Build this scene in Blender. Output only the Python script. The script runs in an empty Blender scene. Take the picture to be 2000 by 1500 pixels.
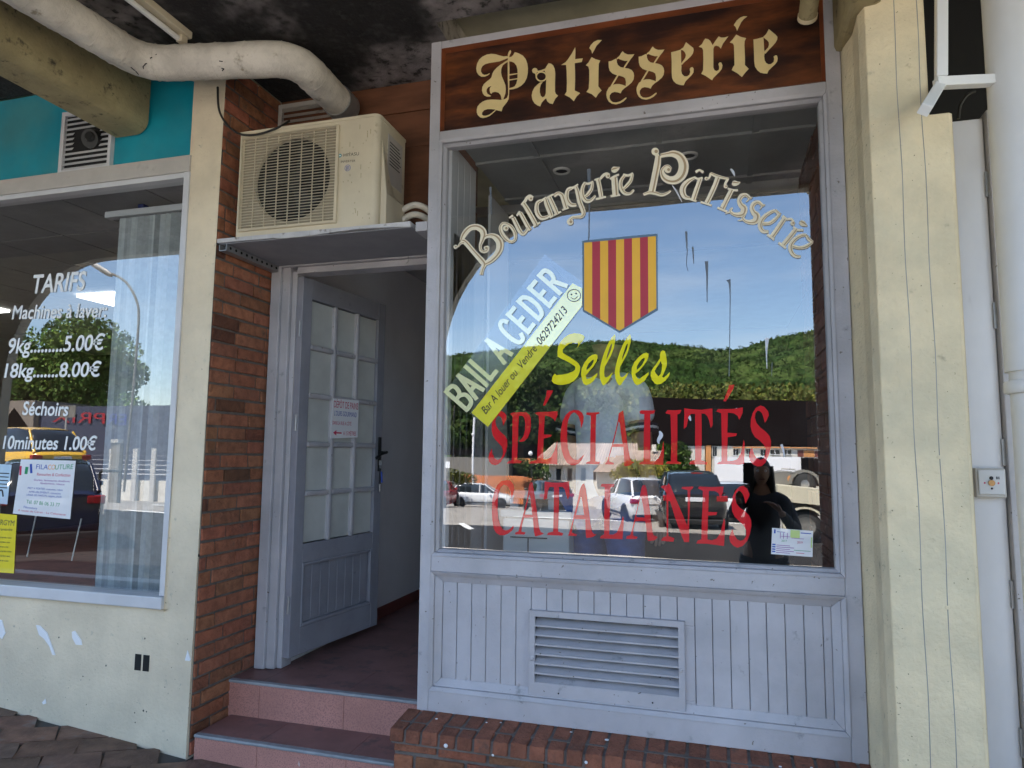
import bpy, bmesh, math, random
from mathutils import Vector, Matrix
from mathutils.geometry import tessellate_polygon
random.seed(7)
S = bpy.context.scene
COL = S.collection
R = math.radians
# ------------------------------------------------------------------ camera
CAM = Vector((0, -2.8, 1.42)); F = 1340.0
def _axes(yaw, pitch, roll):
    cy, sy, cp, sp = math.cos(yaw), math.sin(yaw), math.cos(pitch), math.sin(pitch)
    f = Vector((-sy*cp, cy*cp, sp)); r = Vector((cy, sy, 0)); u = r.cross(f)
    cr, sr = math.cos(roll), math.sin(roll)
    return r*cr + u*sr, u*cr - r*sr, f
AX, AU, AF = _axes(R(16.2), R(5.75), R(.53))
cd = bpy.data.cameras.new('camera'); cam = bpy.data.objects.new('camera', cd); COL.objects.link(cam)
cd.sensor_width = 36; cd.lens = F/2000*36; cd.clip_start = .02; cd.clip_end = 4000
cam.matrix_world = Matrix(((AX.x, AU.x, -AF.x, CAM.x), (AX.y, AU.y, -AF.y, CAM.y), (AX.z, AU.z, -AF.z, CAM.z), (0, 0, 0, 1)))
S.camera = cam
# ------------------------------------------------------------------ light
SUN_EL, SUN_AZ = 60.0, 25.0           # the sun stands behind the shops, a little to the left
w = bpy.data.worlds.new('World'); S.world = w; w.use_nodes = True
N = w.node_tree.nodes; L = w.node_tree.links; N.clear()
wo = N.new('ShaderNodeOutputWorld'); bg = N.new('ShaderNodeBackground'); sk = N.new('ShaderNodeTexSky')
sk.sky_type = 'NISHITA'; sk.sun_disc = False; sk.sun_elevation = R(SUN_EL); sk.sun_rotation = R(-SUN_AZ)
sk.air_density = 1.0; sk.dust_density = .35; sk.ozone_density = 2.5
tc = N.new('ShaderNodeTexCoord'); mp = N.new('ShaderNodeMapping'); mp.inputs['Scale'].default_value = (1.5, 1.5, 9)
nz = N.new('ShaderNodeTexNoise'); nz.inputs['Scale'].default_value = 2.2; nz.inputs['Detail'].default_value = 6; nz.inputs['Roughness'].default_value = .55
cr = N.new('ShaderNodeValToRGB'); cr.color_ramp.elements[0].position = .45; cr.color_ramp.elements[1].position = .8
cr.color_ramp.elements[1].color = (.34, .34, .34, 1)
mx = N.new('ShaderNodeMix'); mx.data_type = 'RGBA'; mx.inputs[7].default_value = (5.6, 6.0, 6.6, 1)
L.new(tc.outputs['Generated'], mp.inputs[0]); L.new(mp.outputs[0], nz.inputs[0]); L.new(nz.outputs[0], cr.inputs[0])
L.new(cr.outputs[0], mx.inputs[0]); L.new(sk.outputs[0], mx.inputs[6]); L.new(mx.outputs[2], bg.inputs[0])
bg.inputs[1].default_value = .11; L.new(bg.outputs[0], wo.inputs[0])
sl = bpy.data.lights.new('sun', 'SUN'); sl.energy = 4.0; sl.angle = R(.5); sl.color = (1, .95, .87)
so = bpy.data.objects.new('sun', sl); COL.objects.link(so)
sdir = Vector((-math.sin(R(SUN_AZ))*math.cos(R(SUN_EL)), math.cos(R(SUN_AZ))*math.cos(R(SUN_EL)), math.sin(R(SUN_EL))))
so.rotation_euler = sdir.to_track_quat('Z', 'Y').to_euler(); so.location = (0, 0, 30)
S.view_settings.view_transform = 'Standard'; S.view_settings.look = 'None'; S.view_settings.gamma = 1
S.view_settings.exposure = 2.62
S.render.engine = 'CYCLES'
S.cycles.use_denoising = True; S.cycles.max_bounces = 10; S.cycles.diffuse_bounces = 5; S.cycles.transparent_max_bounces = 16
S.cycles.caustics_reflective = False; S.cycles.caustics_refractive = False
# ------------------------------------------------------------------ helpers
def ray(px, py):
    d = AX*((px-1000)/F) + AU*((750-py)/F) + AF
    return d/d.y
def gnd(y):                            # the car park falls gently away from the arcade
    K = [(-4.6, -.35), (-18.1, -.64), (-40, -2.05), (-57, -2.95), (-330, -3.0)]
    for (a, c), (d, e) in zip(K, K[1:]):
        if d <= y <= a: return c+(e-c)*(y-a)/(d-a)
    return -.35 if y > -4.6 else -3.0
def at(px, py, y=0.0):                 # the point of the plane y = const seen at a place of the photograph
    return CAM + ray(px, py)*(y - CAM.y)
GL = .05
def rf(px, py, y, g=GL):               # the point of the plane y = const whose mirror image stands there in the pane
    T = 2*g - CAM.y - y
    p = ray(px, py)*T
    return Vector((p.x, y, CAM.z + p.z))
def rfz(px, py, z, g=GL):              # same, on the level z
    d = ray(px, py); T = (z - CAM.z)/d.z
    return Vector((d.x*T, 2*g - CAM.y - T, z))
ORG = {}
def tag(o, label=None, cat=None, group=None, kind=None):
    if label: o['label'] = label
    if cat: o['category'] = cat
    if group: o['group'] = group
    if kind: o['kind'] = kind
    return o
def thing(name, label, cat, loc=(0, 0, 0), rz=0, group=None):
    o = bpy.data.objects.new(name, None); COL.objects.link(o); o.location = loc; o.rotation_euler.z = rz
    o.empty_display_size = .2
    ORG[o.name] = Vector(loc) if rz == 0 else Vector((0, 0, 0))
    return tag(o, label, cat, group)
class MB:
    def __init__(s): s.v = []; s.f = []; s.sm = []; s.c = []; s.col = (1, 1, 1, 1)
    def add(s, vs, fs, sm=False, M=None):
        b = len(s.v)
        for p in vs: s.v.append(Vector(p) if M is None else M @ Vector(p))
        for q in fs: s.f.append([b+i for i in q]); s.sm.append(sm); s.c.append(s.col)
        return s
    def box(s, x0, x1, y0, y1, z0, z1, M=None):
        vs = [(x, y, z) for x in (x0, x1) for y in (y0, y1) for z in (z0, z1)]
        return s.add(vs, [(0, 1, 3, 2), (4, 6, 7, 5), (0, 4, 5, 1), (2, 3, 7, 6), (0, 2, 6, 4), (1, 5, 7, 3)], False, M)
    def hexa(s, a, b):                   # two quads joined to a solid
        vs = list(a)+list(b)
        return s.add(vs, [(3, 2, 1, 0), (4, 5, 6, 7), (0, 1, 5, 4), (1, 2, 6, 5), (2, 3, 7, 6), (3, 0, 4, 7)])
    def poly(s, pts, holes=()):          # flat polygon with holes, 3-D points
        loops = [[Vector(p) for p in pts]]+[[Vector(p) for p in h] for h in holes]
        allp = [p for l in loops for p in l]
        return s.add(allp, [tuple(t) for t in tessellate_polygon(loops)])
    def prism(s, pts, off, holes=()):    # polygon pushed along a vector
        off = Vector(off); loops = [[Vector(p) for p in pts]]+[[Vector(p) for p in h] for h in holes]
        allp = [p for l in loops for p in l]; n = len(allp)
        tri = [tuple(t) for t in tessellate_polygon(loops)]
        fs = list(tri)+[tuple(n+i for i in reversed(t)) for t in tri]; b = 0
        for l in loops:
            m = len(l)
            for i in range(m): fs.append((b+i, b+(i+1) % m, n+b+(i+1) % m, n+b+i))
            b += m
        return s.add(allp+[p+off for p in allp], fs)
    def tube(s, path, r, n=12, cap=True, flat=1.0):
        path = [Vector(p) for p in path]; m = len(path)
        rs = r if isinstance(r, (list, tuple)) else [r]*m
        vs = []; fs = []; nrm = None
        for i, p in enumerate(path):
            t = (path[min(i+1, m-1)]-path[max(i-1, 0)]).normalized()
            if nrm is None:
                nrm = t.orthogonal().normalized()
            else:
                nrm = (nrm-t*nrm.dot(t)); nrm = nrm.normalized() if nrm.length > 1e-6 else t.orthogonal().normalized()
            bi = t.cross(nrm)
            for k in range(n):
                a = 2*math.pi*k/n; vs.append(p+(nrm*math.cos(a)+bi*math.sin(a)*flat)*rs[i])
        for i in range(m-1):
            for k in range(n): fs.append((i*n+k, i*n+(k+1) % n, (i+1)*n+(k+1) % n, (i+1)*n+k))
        s.add(vs, fs, True)
        if cap:
            s.add(vs[:n], [tuple(reversed(range(n)))]); s.add(vs[-n:], [tuple(range(n))])
        return s
    def lathe(s, prof, n=24, M=None):    # (r, z) pairs round the z axis
        vs = [(r*math.cos(2*math.pi*k/n), r*math.sin(2*math.pi*k/n), z) for r, z in prof for k in range(n)]
        fs = [(i*n+k, i*n+(k+1) % n, (i+1)*n+(k+1) % n, (i+1)*n+k) for i in range(len(prof)-1) for k in range(n)]
        return s.add(vs, fs, True, M)
    def ball(s, c, r, n=12, sc=(1, 1, 1)):
        prof = [(max(1e-4, math.sin(math.pi*i/n)), -math.cos(math.pi*i/n)) for i in range(n+1)]
        M = Matrix.Translation(c) @ Matrix.Diagonal((r*sc[0], r*sc[1], r*sc[2], 1))
        return s.lathe(prof, n*2, M)
    def split(s, name, mat, parent, bevel=0):
        """one object for each separate piece of the drawing"""
        p = list(range(len(s.v)))
        def find(i):
            while p[i] != i: p[i] = p[p[i]]; i = p[i]
            return i
        key = {}
        for i, q in enumerate(s.v): key.setdefault((round(q.x, 5), round(q.y, 5), round(q.z, 5)), i)
        for i, q in enumerate(s.v): p[find(i)] = find(key[(round(q.x, 5), round(q.y, 5), round(q.z, 5))])
        for f in s.f:
            for i in f[1:]: p[find(i)] = find(f[0])
        groups = {}
        for k, f in enumerate(s.f): groups.setdefault(find(f[0]), []).append(k)
        for ks in groups.values():
            m = MB(); idx = {}
            for k in ks:
                q = []
                for i in s.f[k]:
                    if i not in idx: idx[i] = len(m.v); m.v.append(s.v[i])
                    q.append(idx[i])
                m.f.append(q); m.sm.append(s.sm[k]); m.c.append(s.c[k])
            m.build(name, mat, parent, bevel)
    def build(s, name, mat, parent=None, bevel=0, label=None, org=None, segs=2):
        me = bpy.data.meshes.new(name)
        if parent is not None: o0 = ORG[parent.name]
        elif org is not None: o0 = Vector(org)
        else:
            xs = [p.x for p in s.v]; ys = [p.y for p in s.v]; zs = [p.z for p in s.v]
            o0 = Vector(((min(xs)+max(xs))/2, (min(ys)+max(ys))/2, min(zs)))
        me.from_pydata([p-o0 for p in s.v], [], s.f)
        me.polygons.foreach_set('use_smooth', s.sm)
        if any(c != (1, 1, 1, 1) for c in s.c):
            ca = me.color_attributes.new('tint', 'FLOAT_COLOR', 'CORNER')
            for pl in me.polygons:
                for li in pl.loop_indices: ca.data[li].color = s.c[pl.index]
        mats = mat if isinstance(mat, (list, tuple)) else [mat]
        for m in mats: me.materials.append(m)
        me.update()
        o = bpy.data.objects.new(name, me); COL.objects.link(o)
        if parent is not None: o.parent = parent
        else: o.location = o0
        ORG[o.name] = o0
        if bevel:
            b = o.modifiers.new('bevel', 'BEVEL'); b.width = bevel; b.segments = segs; b.limit_method = 'ANGLE'; b.angle_limit = R(40)
        if label: o['label'] = label
        return o
def single(name, mb, mat, label, cat, group=None, bevel=0): return tag(mb.build(name, mat, None, bevel), label, cat, group)
def struct(name, mb, mat, bevel=0): return tag(mb.build(name, mat, None, bevel), kind='structure')
def copy_tree(o, parent=None):
    c = o.copy(); COL.objects.link(c); c.parent = parent
    for ch in list(o.children): copy_tree(ch, c)
    return c
def spline(pts, sub=6):                  # Catmull-Rom through the points (any dimension)
    out = []; n = len(pts)
    for i in range(n-1):
        p0, p1, p2, p3 = pts[max(i-1, 0)], pts[i], pts[i+1], pts[min(i+2, n-1)]
        for k in range(sub):
            t = k/sub
            out.append(tuple(.5*((2*b)+(c-a)*t+(2*a-5*b+4*c-d)*t*t+(3*b-a-3*c+d)*t**3) for a, b, c, d in zip(p0, p1, p2, p3)))
    out.append(tuple(pts[-1])); return out
# ------------------------------------------------------------------ materials
def mat(name, col, rough=.6, var=0, scale=6, bump=0, bscale=60, metal=0, col2=None, mix=(.45, .6), mscale=3, stretch=(1, 1, 1),
        dirt=None, dmix=(.62, .75), dscale=25, dirt2=None, d2mix=(.71, .75), d2scale=60, tint=False, spec=.5, coat=0, emit=0):
    m = bpy.data.materials.new(name); m.use_nodes = True; nt = m.node_tree; n = nt.nodes; l = nt.links
    b = n['Principled BSDF']; b.inputs['Roughness'].default_value = rough; b.inputs['Metallic'].default_value = metal
    b.inputs['Specular IOR Level'].default_value = spec; b.inputs['Coat Weight'].default_value = coat
    tcn = n.new('ShaderNodeTexCoord'); mpn = n.new('ShaderNodeMapping'); mpn.inputs['Scale'].default_value = stretch
    l.new(tcn.outputs['Object'], mpn.inputs[0])
    def noise(sc, det=5, ro=.6):
        q = n.new('ShaderNodeTexNoise'); q.inputs['Scale'].default_value = sc; q.inputs['Detail'].default_value = det
        q.inputs['Roughness'].default_value = ro; l.new(mpn.outputs[0], q.inputs[0]); return q.outputs[0]
    def ramp(src, a, c):
        q = n.new('ShaderNodeMapRange'); q.interpolation_type = 'SMOOTHSTEP'; q.inputs[1].default_value = a; q.inputs[2].default_value = c; l.new(src, q.inputs[0]); return q.outputs[0]
    def mixc(f, a, c, mode='MIX'):
        q = n.new('ShaderNodeMix'); q.data_type = 'RGBA'; q.blend_type = mode
        for i, v in ((0, f), (6, a), (7, c)):
            if hasattr(v, 'links') or hasattr(v, 'is_linked'): l.new(v, q.inputs[i])
            elif i == 0: q.inputs[0].default_value = v
            else: q.inputs[i].default_value = tuple(v)+(1,)
        return q.outputs[2]
    c = None
    def cur(): return c if c is not None else col
    if col2 is not None: c = mixc(ramp(noise(mscale), *mix), cur(), col2)
    if var:
        lo = tuple([1-var]*3); hi = tuple([1+var]*3)
        v = mixc(ramp(noise(scale), .3, .7), lo, hi); c = mixc(1.0, cur(), v, 'MULTIPLY')
    if dirt is not None: c = mixc(ramp(noise(dscale, 4, .65), *dmix), cur(), dirt)
    if dirt2 is not None: c = mixc(ramp(noise(d2scale, 2, .5), *d2mix), cur(), dirt2)
    if tint:
        at_ = n.new('ShaderNodeVertexColor'); at_.layer_name = 'tint'; c = mixc(1.0, cur(), at_.outputs[0], 'MULTIPLY')
    if c is None: b.inputs['Base Color'].default_value = tuple(col)+(1,)
    else: l.new(c, b.inputs['Base Color'])
    if bump:
        bn = n.new('ShaderNodeBump'); bn.inputs['Strength'].default_value = bump; bn.inputs['Distance'].default_value = .01
        l.new(noise(bscale, 6), bn.inputs['Height']); l.new(bn.outputs[0], b.inputs['Normal'])
    if emit:
        b.inputs['Emission Color'].default_value = tuple(col)+(1,); b.inputs['Emission Strength'].default_value = emit
    return m
def glazed(name, col, fac=.16):            # paint on the back of the pane: the pane's own gloss lies over it
    m = mat(name, col, .6, var=.04); nt = m.node_tree; n = nt.nodes; l = nt.links; o = next(q for q in n if q.type == 'OUTPUT_MATERIAL')
    g = n.new('ShaderNodeBsdfGlossy'); g.inputs['Roughness'].default_value = 0; mi = n.new('ShaderNodeMixShader'); mi.inputs[0].default_value = fac
    n['Principled BSDF'].inputs['Specular IOR Level'].default_value = 0
    l.new(n['Principled BSDF'].outputs[0], mi.inputs[1]); l.new(g.outputs[0], mi.inputs[2]); l.new(mi.outputs[0], o.inputs[0]); return m
def glass(name, base=.27, k=.9, tintc=(.93, .95, .95), rough=0, ripple=0, dust=0):
    m = bpy.data.materials.new(name); m.use_nodes = True; nt = m.node_tree; n = nt.nodes; l = nt.links; n.clear()
    o = n.new('ShaderNodeOutputMaterial'); t = n.new('ShaderNodeBsdfTransparent'); t.inputs[0].default_value = tintc+(1,)
    g = n.new('ShaderNodeBsdfGlossy'); g.inputs['Roughness'].default_value = rough; f = n.new('ShaderNodeFresnel')
    ge = n.new('ShaderNodeNewGeometry'); io = n.new('ShaderNodeMath'); io.operation = 'MULTIPLY_ADD'; io.inputs[1].default_value = -.8333; io.inputs[2].default_value = 1.5
    l.new(ge.outputs['Backfacing'], io.inputs[0]); l.new(io.outputs[0], f.inputs[0])
    ma = n.new('ShaderNodeMath'); ma.operation = 'MULTIPLY_ADD'; ma.inputs[1].default_value = k; ma.inputs[2].default_value = base; ma.use_clamp = True
    mi = n.new('ShaderNodeMixShader'); l.new(f.outputs[0], ma.inputs[0]); l.new(ma.outputs[0], mi.inputs[0])
    l.new(t.outputs[0], mi.inputs[1]); l.new(g.outputs[0], mi.inputs[2]); out = mi.outputs[0]
    tcn = n.new('ShaderNodeTexCoord')
    if ripple:                           # old panes are never quite flat
        q = n.new('ShaderNodeTexNoise'); q.inputs['Scale'].default_value = 2.3; q.inputs['Detail'].default_value = 1; l.new(tcn.outputs['Object'], q.inputs[0])
        bn = n.new('ShaderNodeBump'); bn.inputs['Strength'].default_value = ripple; bn.inputs['Distance'].default_value = .01; l.new(q.outputs[0], bn.inputs['Height']); l.new(bn.outputs[0], g.inputs['Normal'])
    if dust:
        q = n.new('ShaderNodeTexNoise'); q.inputs['Scale'].default_value = 3.5; q.inputs['Detail'].default_value = 8; l.new(tcn.outputs['Object'], q.inputs[0])
        r = n.new('ShaderNodeMapRange'); r.inputs[1].default_value = .45; r.inputs[2].default_value = .75; r.inputs[4].default_value = dust; l.new(q.outputs[0], r.inputs[0])
        d = n.new('ShaderNodeBsdfDiffuse'); d.inputs[0].default_value = (.5, .5, .48, 1); m2 = n.new('ShaderNodeMixShader'); l.new(r.outputs[0], m2.inputs[0]); l.new(out, m2.inputs[1]); l.new(d.outputs[0], m2.inputs[2]); out = m2.outputs[0]
    l.new(out, o.inputs[0]); return m
m_paint = mat('lilac_grey_paint', (.475, .458, .482), .5, var=.08, scale=4, bump=.2, bscale=70, col2=(.40, .388, .408), mix=(.4, .65), mscale=1.7, dirt=(.25, .25, .26), dmix=(.62, .78), dscale=13, dirt2=(.17, .15, .13), d2mix=(.72, .75), d2scale=52)
m_cream = mat('cream_render', (.70, .60, .445), .85, var=.12, scale=2.2, bump=.5, bscale=55, dirt=(.40, .37, .29), dmix=(.62, .78), dscale=17, dirt2=(.22, .19, .13), d2mix=(.71, .75), d2scale=75)
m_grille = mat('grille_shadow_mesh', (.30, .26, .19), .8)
m_pillar = mat('cream_pillar_paint', (.74, .62, .41), .85, var=.08, scale=5, bump=.6, bscale=55, col2=(.62, .54, .37), mix=(.42, .68), mscale=2.2, dirt=(.36, .31, .21), dmix=(.64, .8), dscale=11, dirt2=(.25, .20, .12), d2mix=(.71, .75), d2scale=85)
m_brick = mat('brick', (.335, .128, .066), .9, var=.25, scale=18, bump=1.0, bscale=70, tint=True, dirt=(.15, .085, .055), dmix=(.55, .76), dscale=9)
m_mortar = mat('mortar', (.15, .125, .11), .95, var=.25, scale=12, bump=.6, bscale=80)
m_tile = mat('red_floor_tile', (.53, .245, .195), .5, var=.12, scale=4, dirt2=(.60, .45, .40), d2mix=(.73, .76), d2scale=30, dirt=(.38, .175, .145), dmix=(.52, .56), dscale=160)
m_tiletop = mat('worn_floor_tile', (.25, .125, .11), .5, var=.15, scale=6, dirt=(.13, .085, .08), dmix=(.52, .7), dscale=9)
m_nosing = mat('grey_nosing', (.30, .31, .32), .5, var=.15, scale=10)
m_pave = mat('paving_stone', (.19, .118, .085), .8, var=.3, scale=9, bump=.7, bscale=50, tint=True, dirt=(.2, .19, .17), dmix=(.6, .75), dscale=5)
m_soil = mat('paving_joint', (.075, .07, .065), .95, var=.2)
m_conc = mat('raw_concrete', (.30, .29, .27), .9, var=.2, scale=3, bump=.5, bscale=40)
m_ceil = mat('sooty_ceiling', (.30, .265, .265), .95, var=.3, scale=7, bump=1.0, bscale=35, col2=(.014, .012, .012), mix=(.36, .52), mscale=1.0, dirt=(.03, .028, .027), dmix=(.52, .66), dscale=16)
m_beam = mat('stained_beam_paint', (.34, .28, .15), .9, var=.2, scale=5, bump=.5, bscale=60, dirt=(.06, .05, .035), dmix=(.56, .75), dscale=16)
m_sign = mat('varnished_sign_board', (.16, .046, .012), .42, var=.4, scale=6, col2=(.022, .007, .005), mix=(.34, .6), mscale=2.6, stretch=(.6, 1, 2.2), coat=.15, bump=.05, bscale=30)
m_signedge = mat('brown_sign_edge', (.19, .05, .015), .45, var=.3, scale=8, stretch=(.5, 1, 1))
m_gold = mat('cream_sign_lettering', (.76, .60, .29), .5, var=.05, scale=8, dirt=(.25, .17, .07), dmix=(.72, .76), dscale=30)
m_lcream = mat('cream_lettering', (.84, .76, .58), .5, var=.04, scale=20)
m_ltan = mat('tan_lettering_shade', (.42, .30, .16), .5)
m_lbrown = mat('dark_lettering_edge', (.14, .10, .08), .6)
m_yel = glazed('yellow_lettering', (.88, .76, .02), .12)
m_red = glazed('red_lettering', (.66, .022, .03), .09)
m_shY = mat('yellow_stripe_paint', (.86, .46, .03), .5, var=.04); m_shR = mat('red_stripe_paint', (.44, .025, .045), .5, var=.06)
m_shB = mat('blue_grey_outline', (.10, .17, .25), .5)
m_glass = glass('shop_glass', .19, ripple=.05, dust=.05); m_glass2 = glass('launderette_glass', .15)
m_white = mat('white_plastic', (.78, .78, .77), .4, var=.03); m_ac = mat('aged_white_casing', (.60, .525, .39), .5, var=.06, scale=5, dirt=(.30, .24, .15), dmix=(.62, .76), dscale=14)
m_black = mat('black_plastic', (.015, .015, .015), .5); m_dark = mat('dark_cavity', (.01, .01, .01), .9)
m_duct = mat('plastered_duct', (.64, .59, .52), .85, var=.16, scale=7, bump=.9, bscale=30, dirt=(.24, .19, .12), dmix=(.6, .76), dscale=11)
m_teal = mat('teal_fascia', (.0, .26, .35), .5, var=.15, scale=2, col2=(.05, .25, .28), mix=(.4, .7), mscale=1.6)
m_alu = mat('grey_aluminium', (.47, .44, .41), .45, var=.08, scale=5, dirt=(.28, .25, .22), dmix=(.6, .75), dscale=6)
m_alul = mat('pale_aluminium', (.58, .58, .60), .45, var=.05)
m_galv = mat('galvanised_steel', (.36, .36, .37), .45, metal=.7, var=.1, scale=15)
m_cable = mat('black_cable', (.02, .018, .016), .6)
m_board = mat('brown_boards', (.16, .062, .03), .65, var=.3, scale=6, stretch=(.4, 1, 2))
m_shelf = mat('pale_chipboard', (.50, .49, .50), .7, var=.12, scale=8, dirt=(.22, .2, .18), dmix=(.6, .7), dscale=14)
m_under = mat('grey_shelf_underside', (.26, .26, .28), .7, var=.08)
m_wall = mat('interior_wall_paint', (.74, .72, .73), .8, var=.05, scale=2)
m_doorp = mat('shaded_door_paint', (.27, .27, .305), .5, var=.1, scale=5, bump=.12, bscale=90, dirt=(.2, .2, .22), dmix=(.66, .78), dscale=10)  # base tone darkened to hold the leaf's indoor shade; the specks are dirt
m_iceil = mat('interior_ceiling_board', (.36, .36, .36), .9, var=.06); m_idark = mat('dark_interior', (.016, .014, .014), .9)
m_skirt = mat('red_skirting', (.17, .045, .035), .6); m_frost = mat('frosted_pane', (.54, .55, .52), .3, var=.12, scale=3)
m_metal = mat('silver_metal_door', (.66, .65, .68), .45, metal=.1, var=.08, scale=2.5, dirt=(.25, .24, .24), dmix=(.63, .75), dscale=3.5, stretch=(1, 1, .5))
m_pipe = mat('pale_downpipe', (.68, .68, .69), .5, var=.04, scale=3)
m_paper = mat('white_paper', (.80, .80, .82), .7); m_pgl = glazed('glazed_white_paper', (.78, .78, .8), .08); m_pglY = glazed('glazed_yellow_paper', (.80, .66, .05), .08); m_pglB = glazed('glazed_blue_paper', (.5, .66, .78), .08); m_paperY = mat('yellow_paper', (.80, .66, .05), .7); m_paperB = mat('blue_paper', (.50, .66, .78), .7)
m_ink = mat('black_ink', (.02, .02, .025), .7); m_inkR = mat('red_ink', (.55, .03, .10), .7); m_inkB = mat('blue_ink', (.03, .08, .40), .7); m_inkG = mat('green_ink', (.02, .30, .12), .7)
m_inkO = mat('orange_ink', (.75, .3, .05), .7); m_inkP = mat('violet_ink', (.25, .03, .3), .7)
m_blind = mat('blind_fabric', (.47, .50, .51), .8, var=.1, scale=30, tint=True)
m_lite = mat('lit_ceiling_panel', (1, .98, .94), .5, emit=2.2)
# ------------------------------------------------------------------ lettering, drawn as outlines and brush strokes on the real planes
def zmap(ox, oy, sc, y): return lambda x, z: at(ox+x/sc, oy+z/sc, y)
def pts(s): 
    v = [float(q) for q in s.replace(';', ' ').replace(',', ' ').split()]
    return [(v[i], v[i+1]) for i in range(0, len(v), 2)]
LAY = [0]; BOLD = [0.0]
def glyph(mb, fm, outer, holes=()):
    LAY[0] = (LAY[0]+1) % 6; d = Vector((0, -.00012*LAY[0], 0))
    f = lambda s: [fm(*p)+d for p in (pts(s) if isinstance(s, str) else s)]
    mb.poly(f(outer), [f(h) for h in holes])
def stroke(mb, fm, P, dx=0, dy=0, k=1.0, add=0.0, lay=0.0, off=0.0):
    """ribbon along (x, y, width) points of the drawing"""
    P = [tuple(p) for p in P]; Q = spline(P, 7) if len(P) > 2 else P
    a = []; b = []
    for i, p in enumerate(Q):
        q0, q1 = Q[max(i-1, 0)], Q[min(i+1, len(Q)-1)]
        tx, ty = q1[0]-q0[0], q1[1]-q0[1]; ln = math.hypot(tx, ty) or 1; nx, ny = -ty/ln, tx/ln
        h = (p[2]*k+add)/2; cx, cy = p[0]+dx+nx*off*p[2], p[1]+dy+ny*off*p[2]
        a.append((cx+nx*h, cy+ny*h)); b.append((cx-nx*h, cy-ny*h))
    D = Vector((0, -lay, 0)); n = len(a)
    vs = [fm(*p)+D for p in a]+[fm(*p)+D for p in b]
    mb.add(vs, [(i, i+1, n+i+1, n+i) for i in range(n-1)])
def disc(mb, fm, x, y, r, lay=0.0):
    D = Vector((0, -lay, 0)); mb.add([fm(x+r*math.cos(i*math.pi/10), y+r*math.sin(i*math.pi/10))+D for i in range(20)], [tuple(range(20))])
def font_mesh(s):
    c = bpy.data.curves.new('t', 'FONT'); c.body = s; c.offset = BOLD[0]; o = bpy.data.objects.new('t', c); COL.objects.link(o)
    bpy.context.view_layer.update()
    me = o.evaluated_get(bpy.context.evaluated_depsgraph_get()).to_mesh()
    v = [x.co.copy() for x in me.vertices]; f = [tuple(p.vertices) for p in me.polygons]
    o.to_mesh_clear(); bpy.data.objects.remove(o); bpy.data.curves.remove(c); return v, f
def text(mb, s, O, U, V, slant=0.0):
    """text between O and O+U (full width), capital height V"""
    v, f = font_mesh(s)
    if not v: return
    x0 = min(p.x for p in v); x1 = max(p.x for p in v); cap = .73
    O, U, V = Vector(O), Vector(U), Vector(V)
    mb.add([O+U*((p.x-x0)/(x1-x0))+V*(p.y/cap)+U.normalized()*(slant*p.y/cap*V.length) for p in v], f)
def textpx(mb, s, a, b, h, y, slant=0.0):   # baseline from pixel a to pixel b, h = height in pixels
    A, B = at(*a, y), at(*b, y); H = at(a[0], a[1]-h, y)-A; H = Vector((0, 0, H.z))
    text(mb, s, A, B-A, H, slant)

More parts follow.
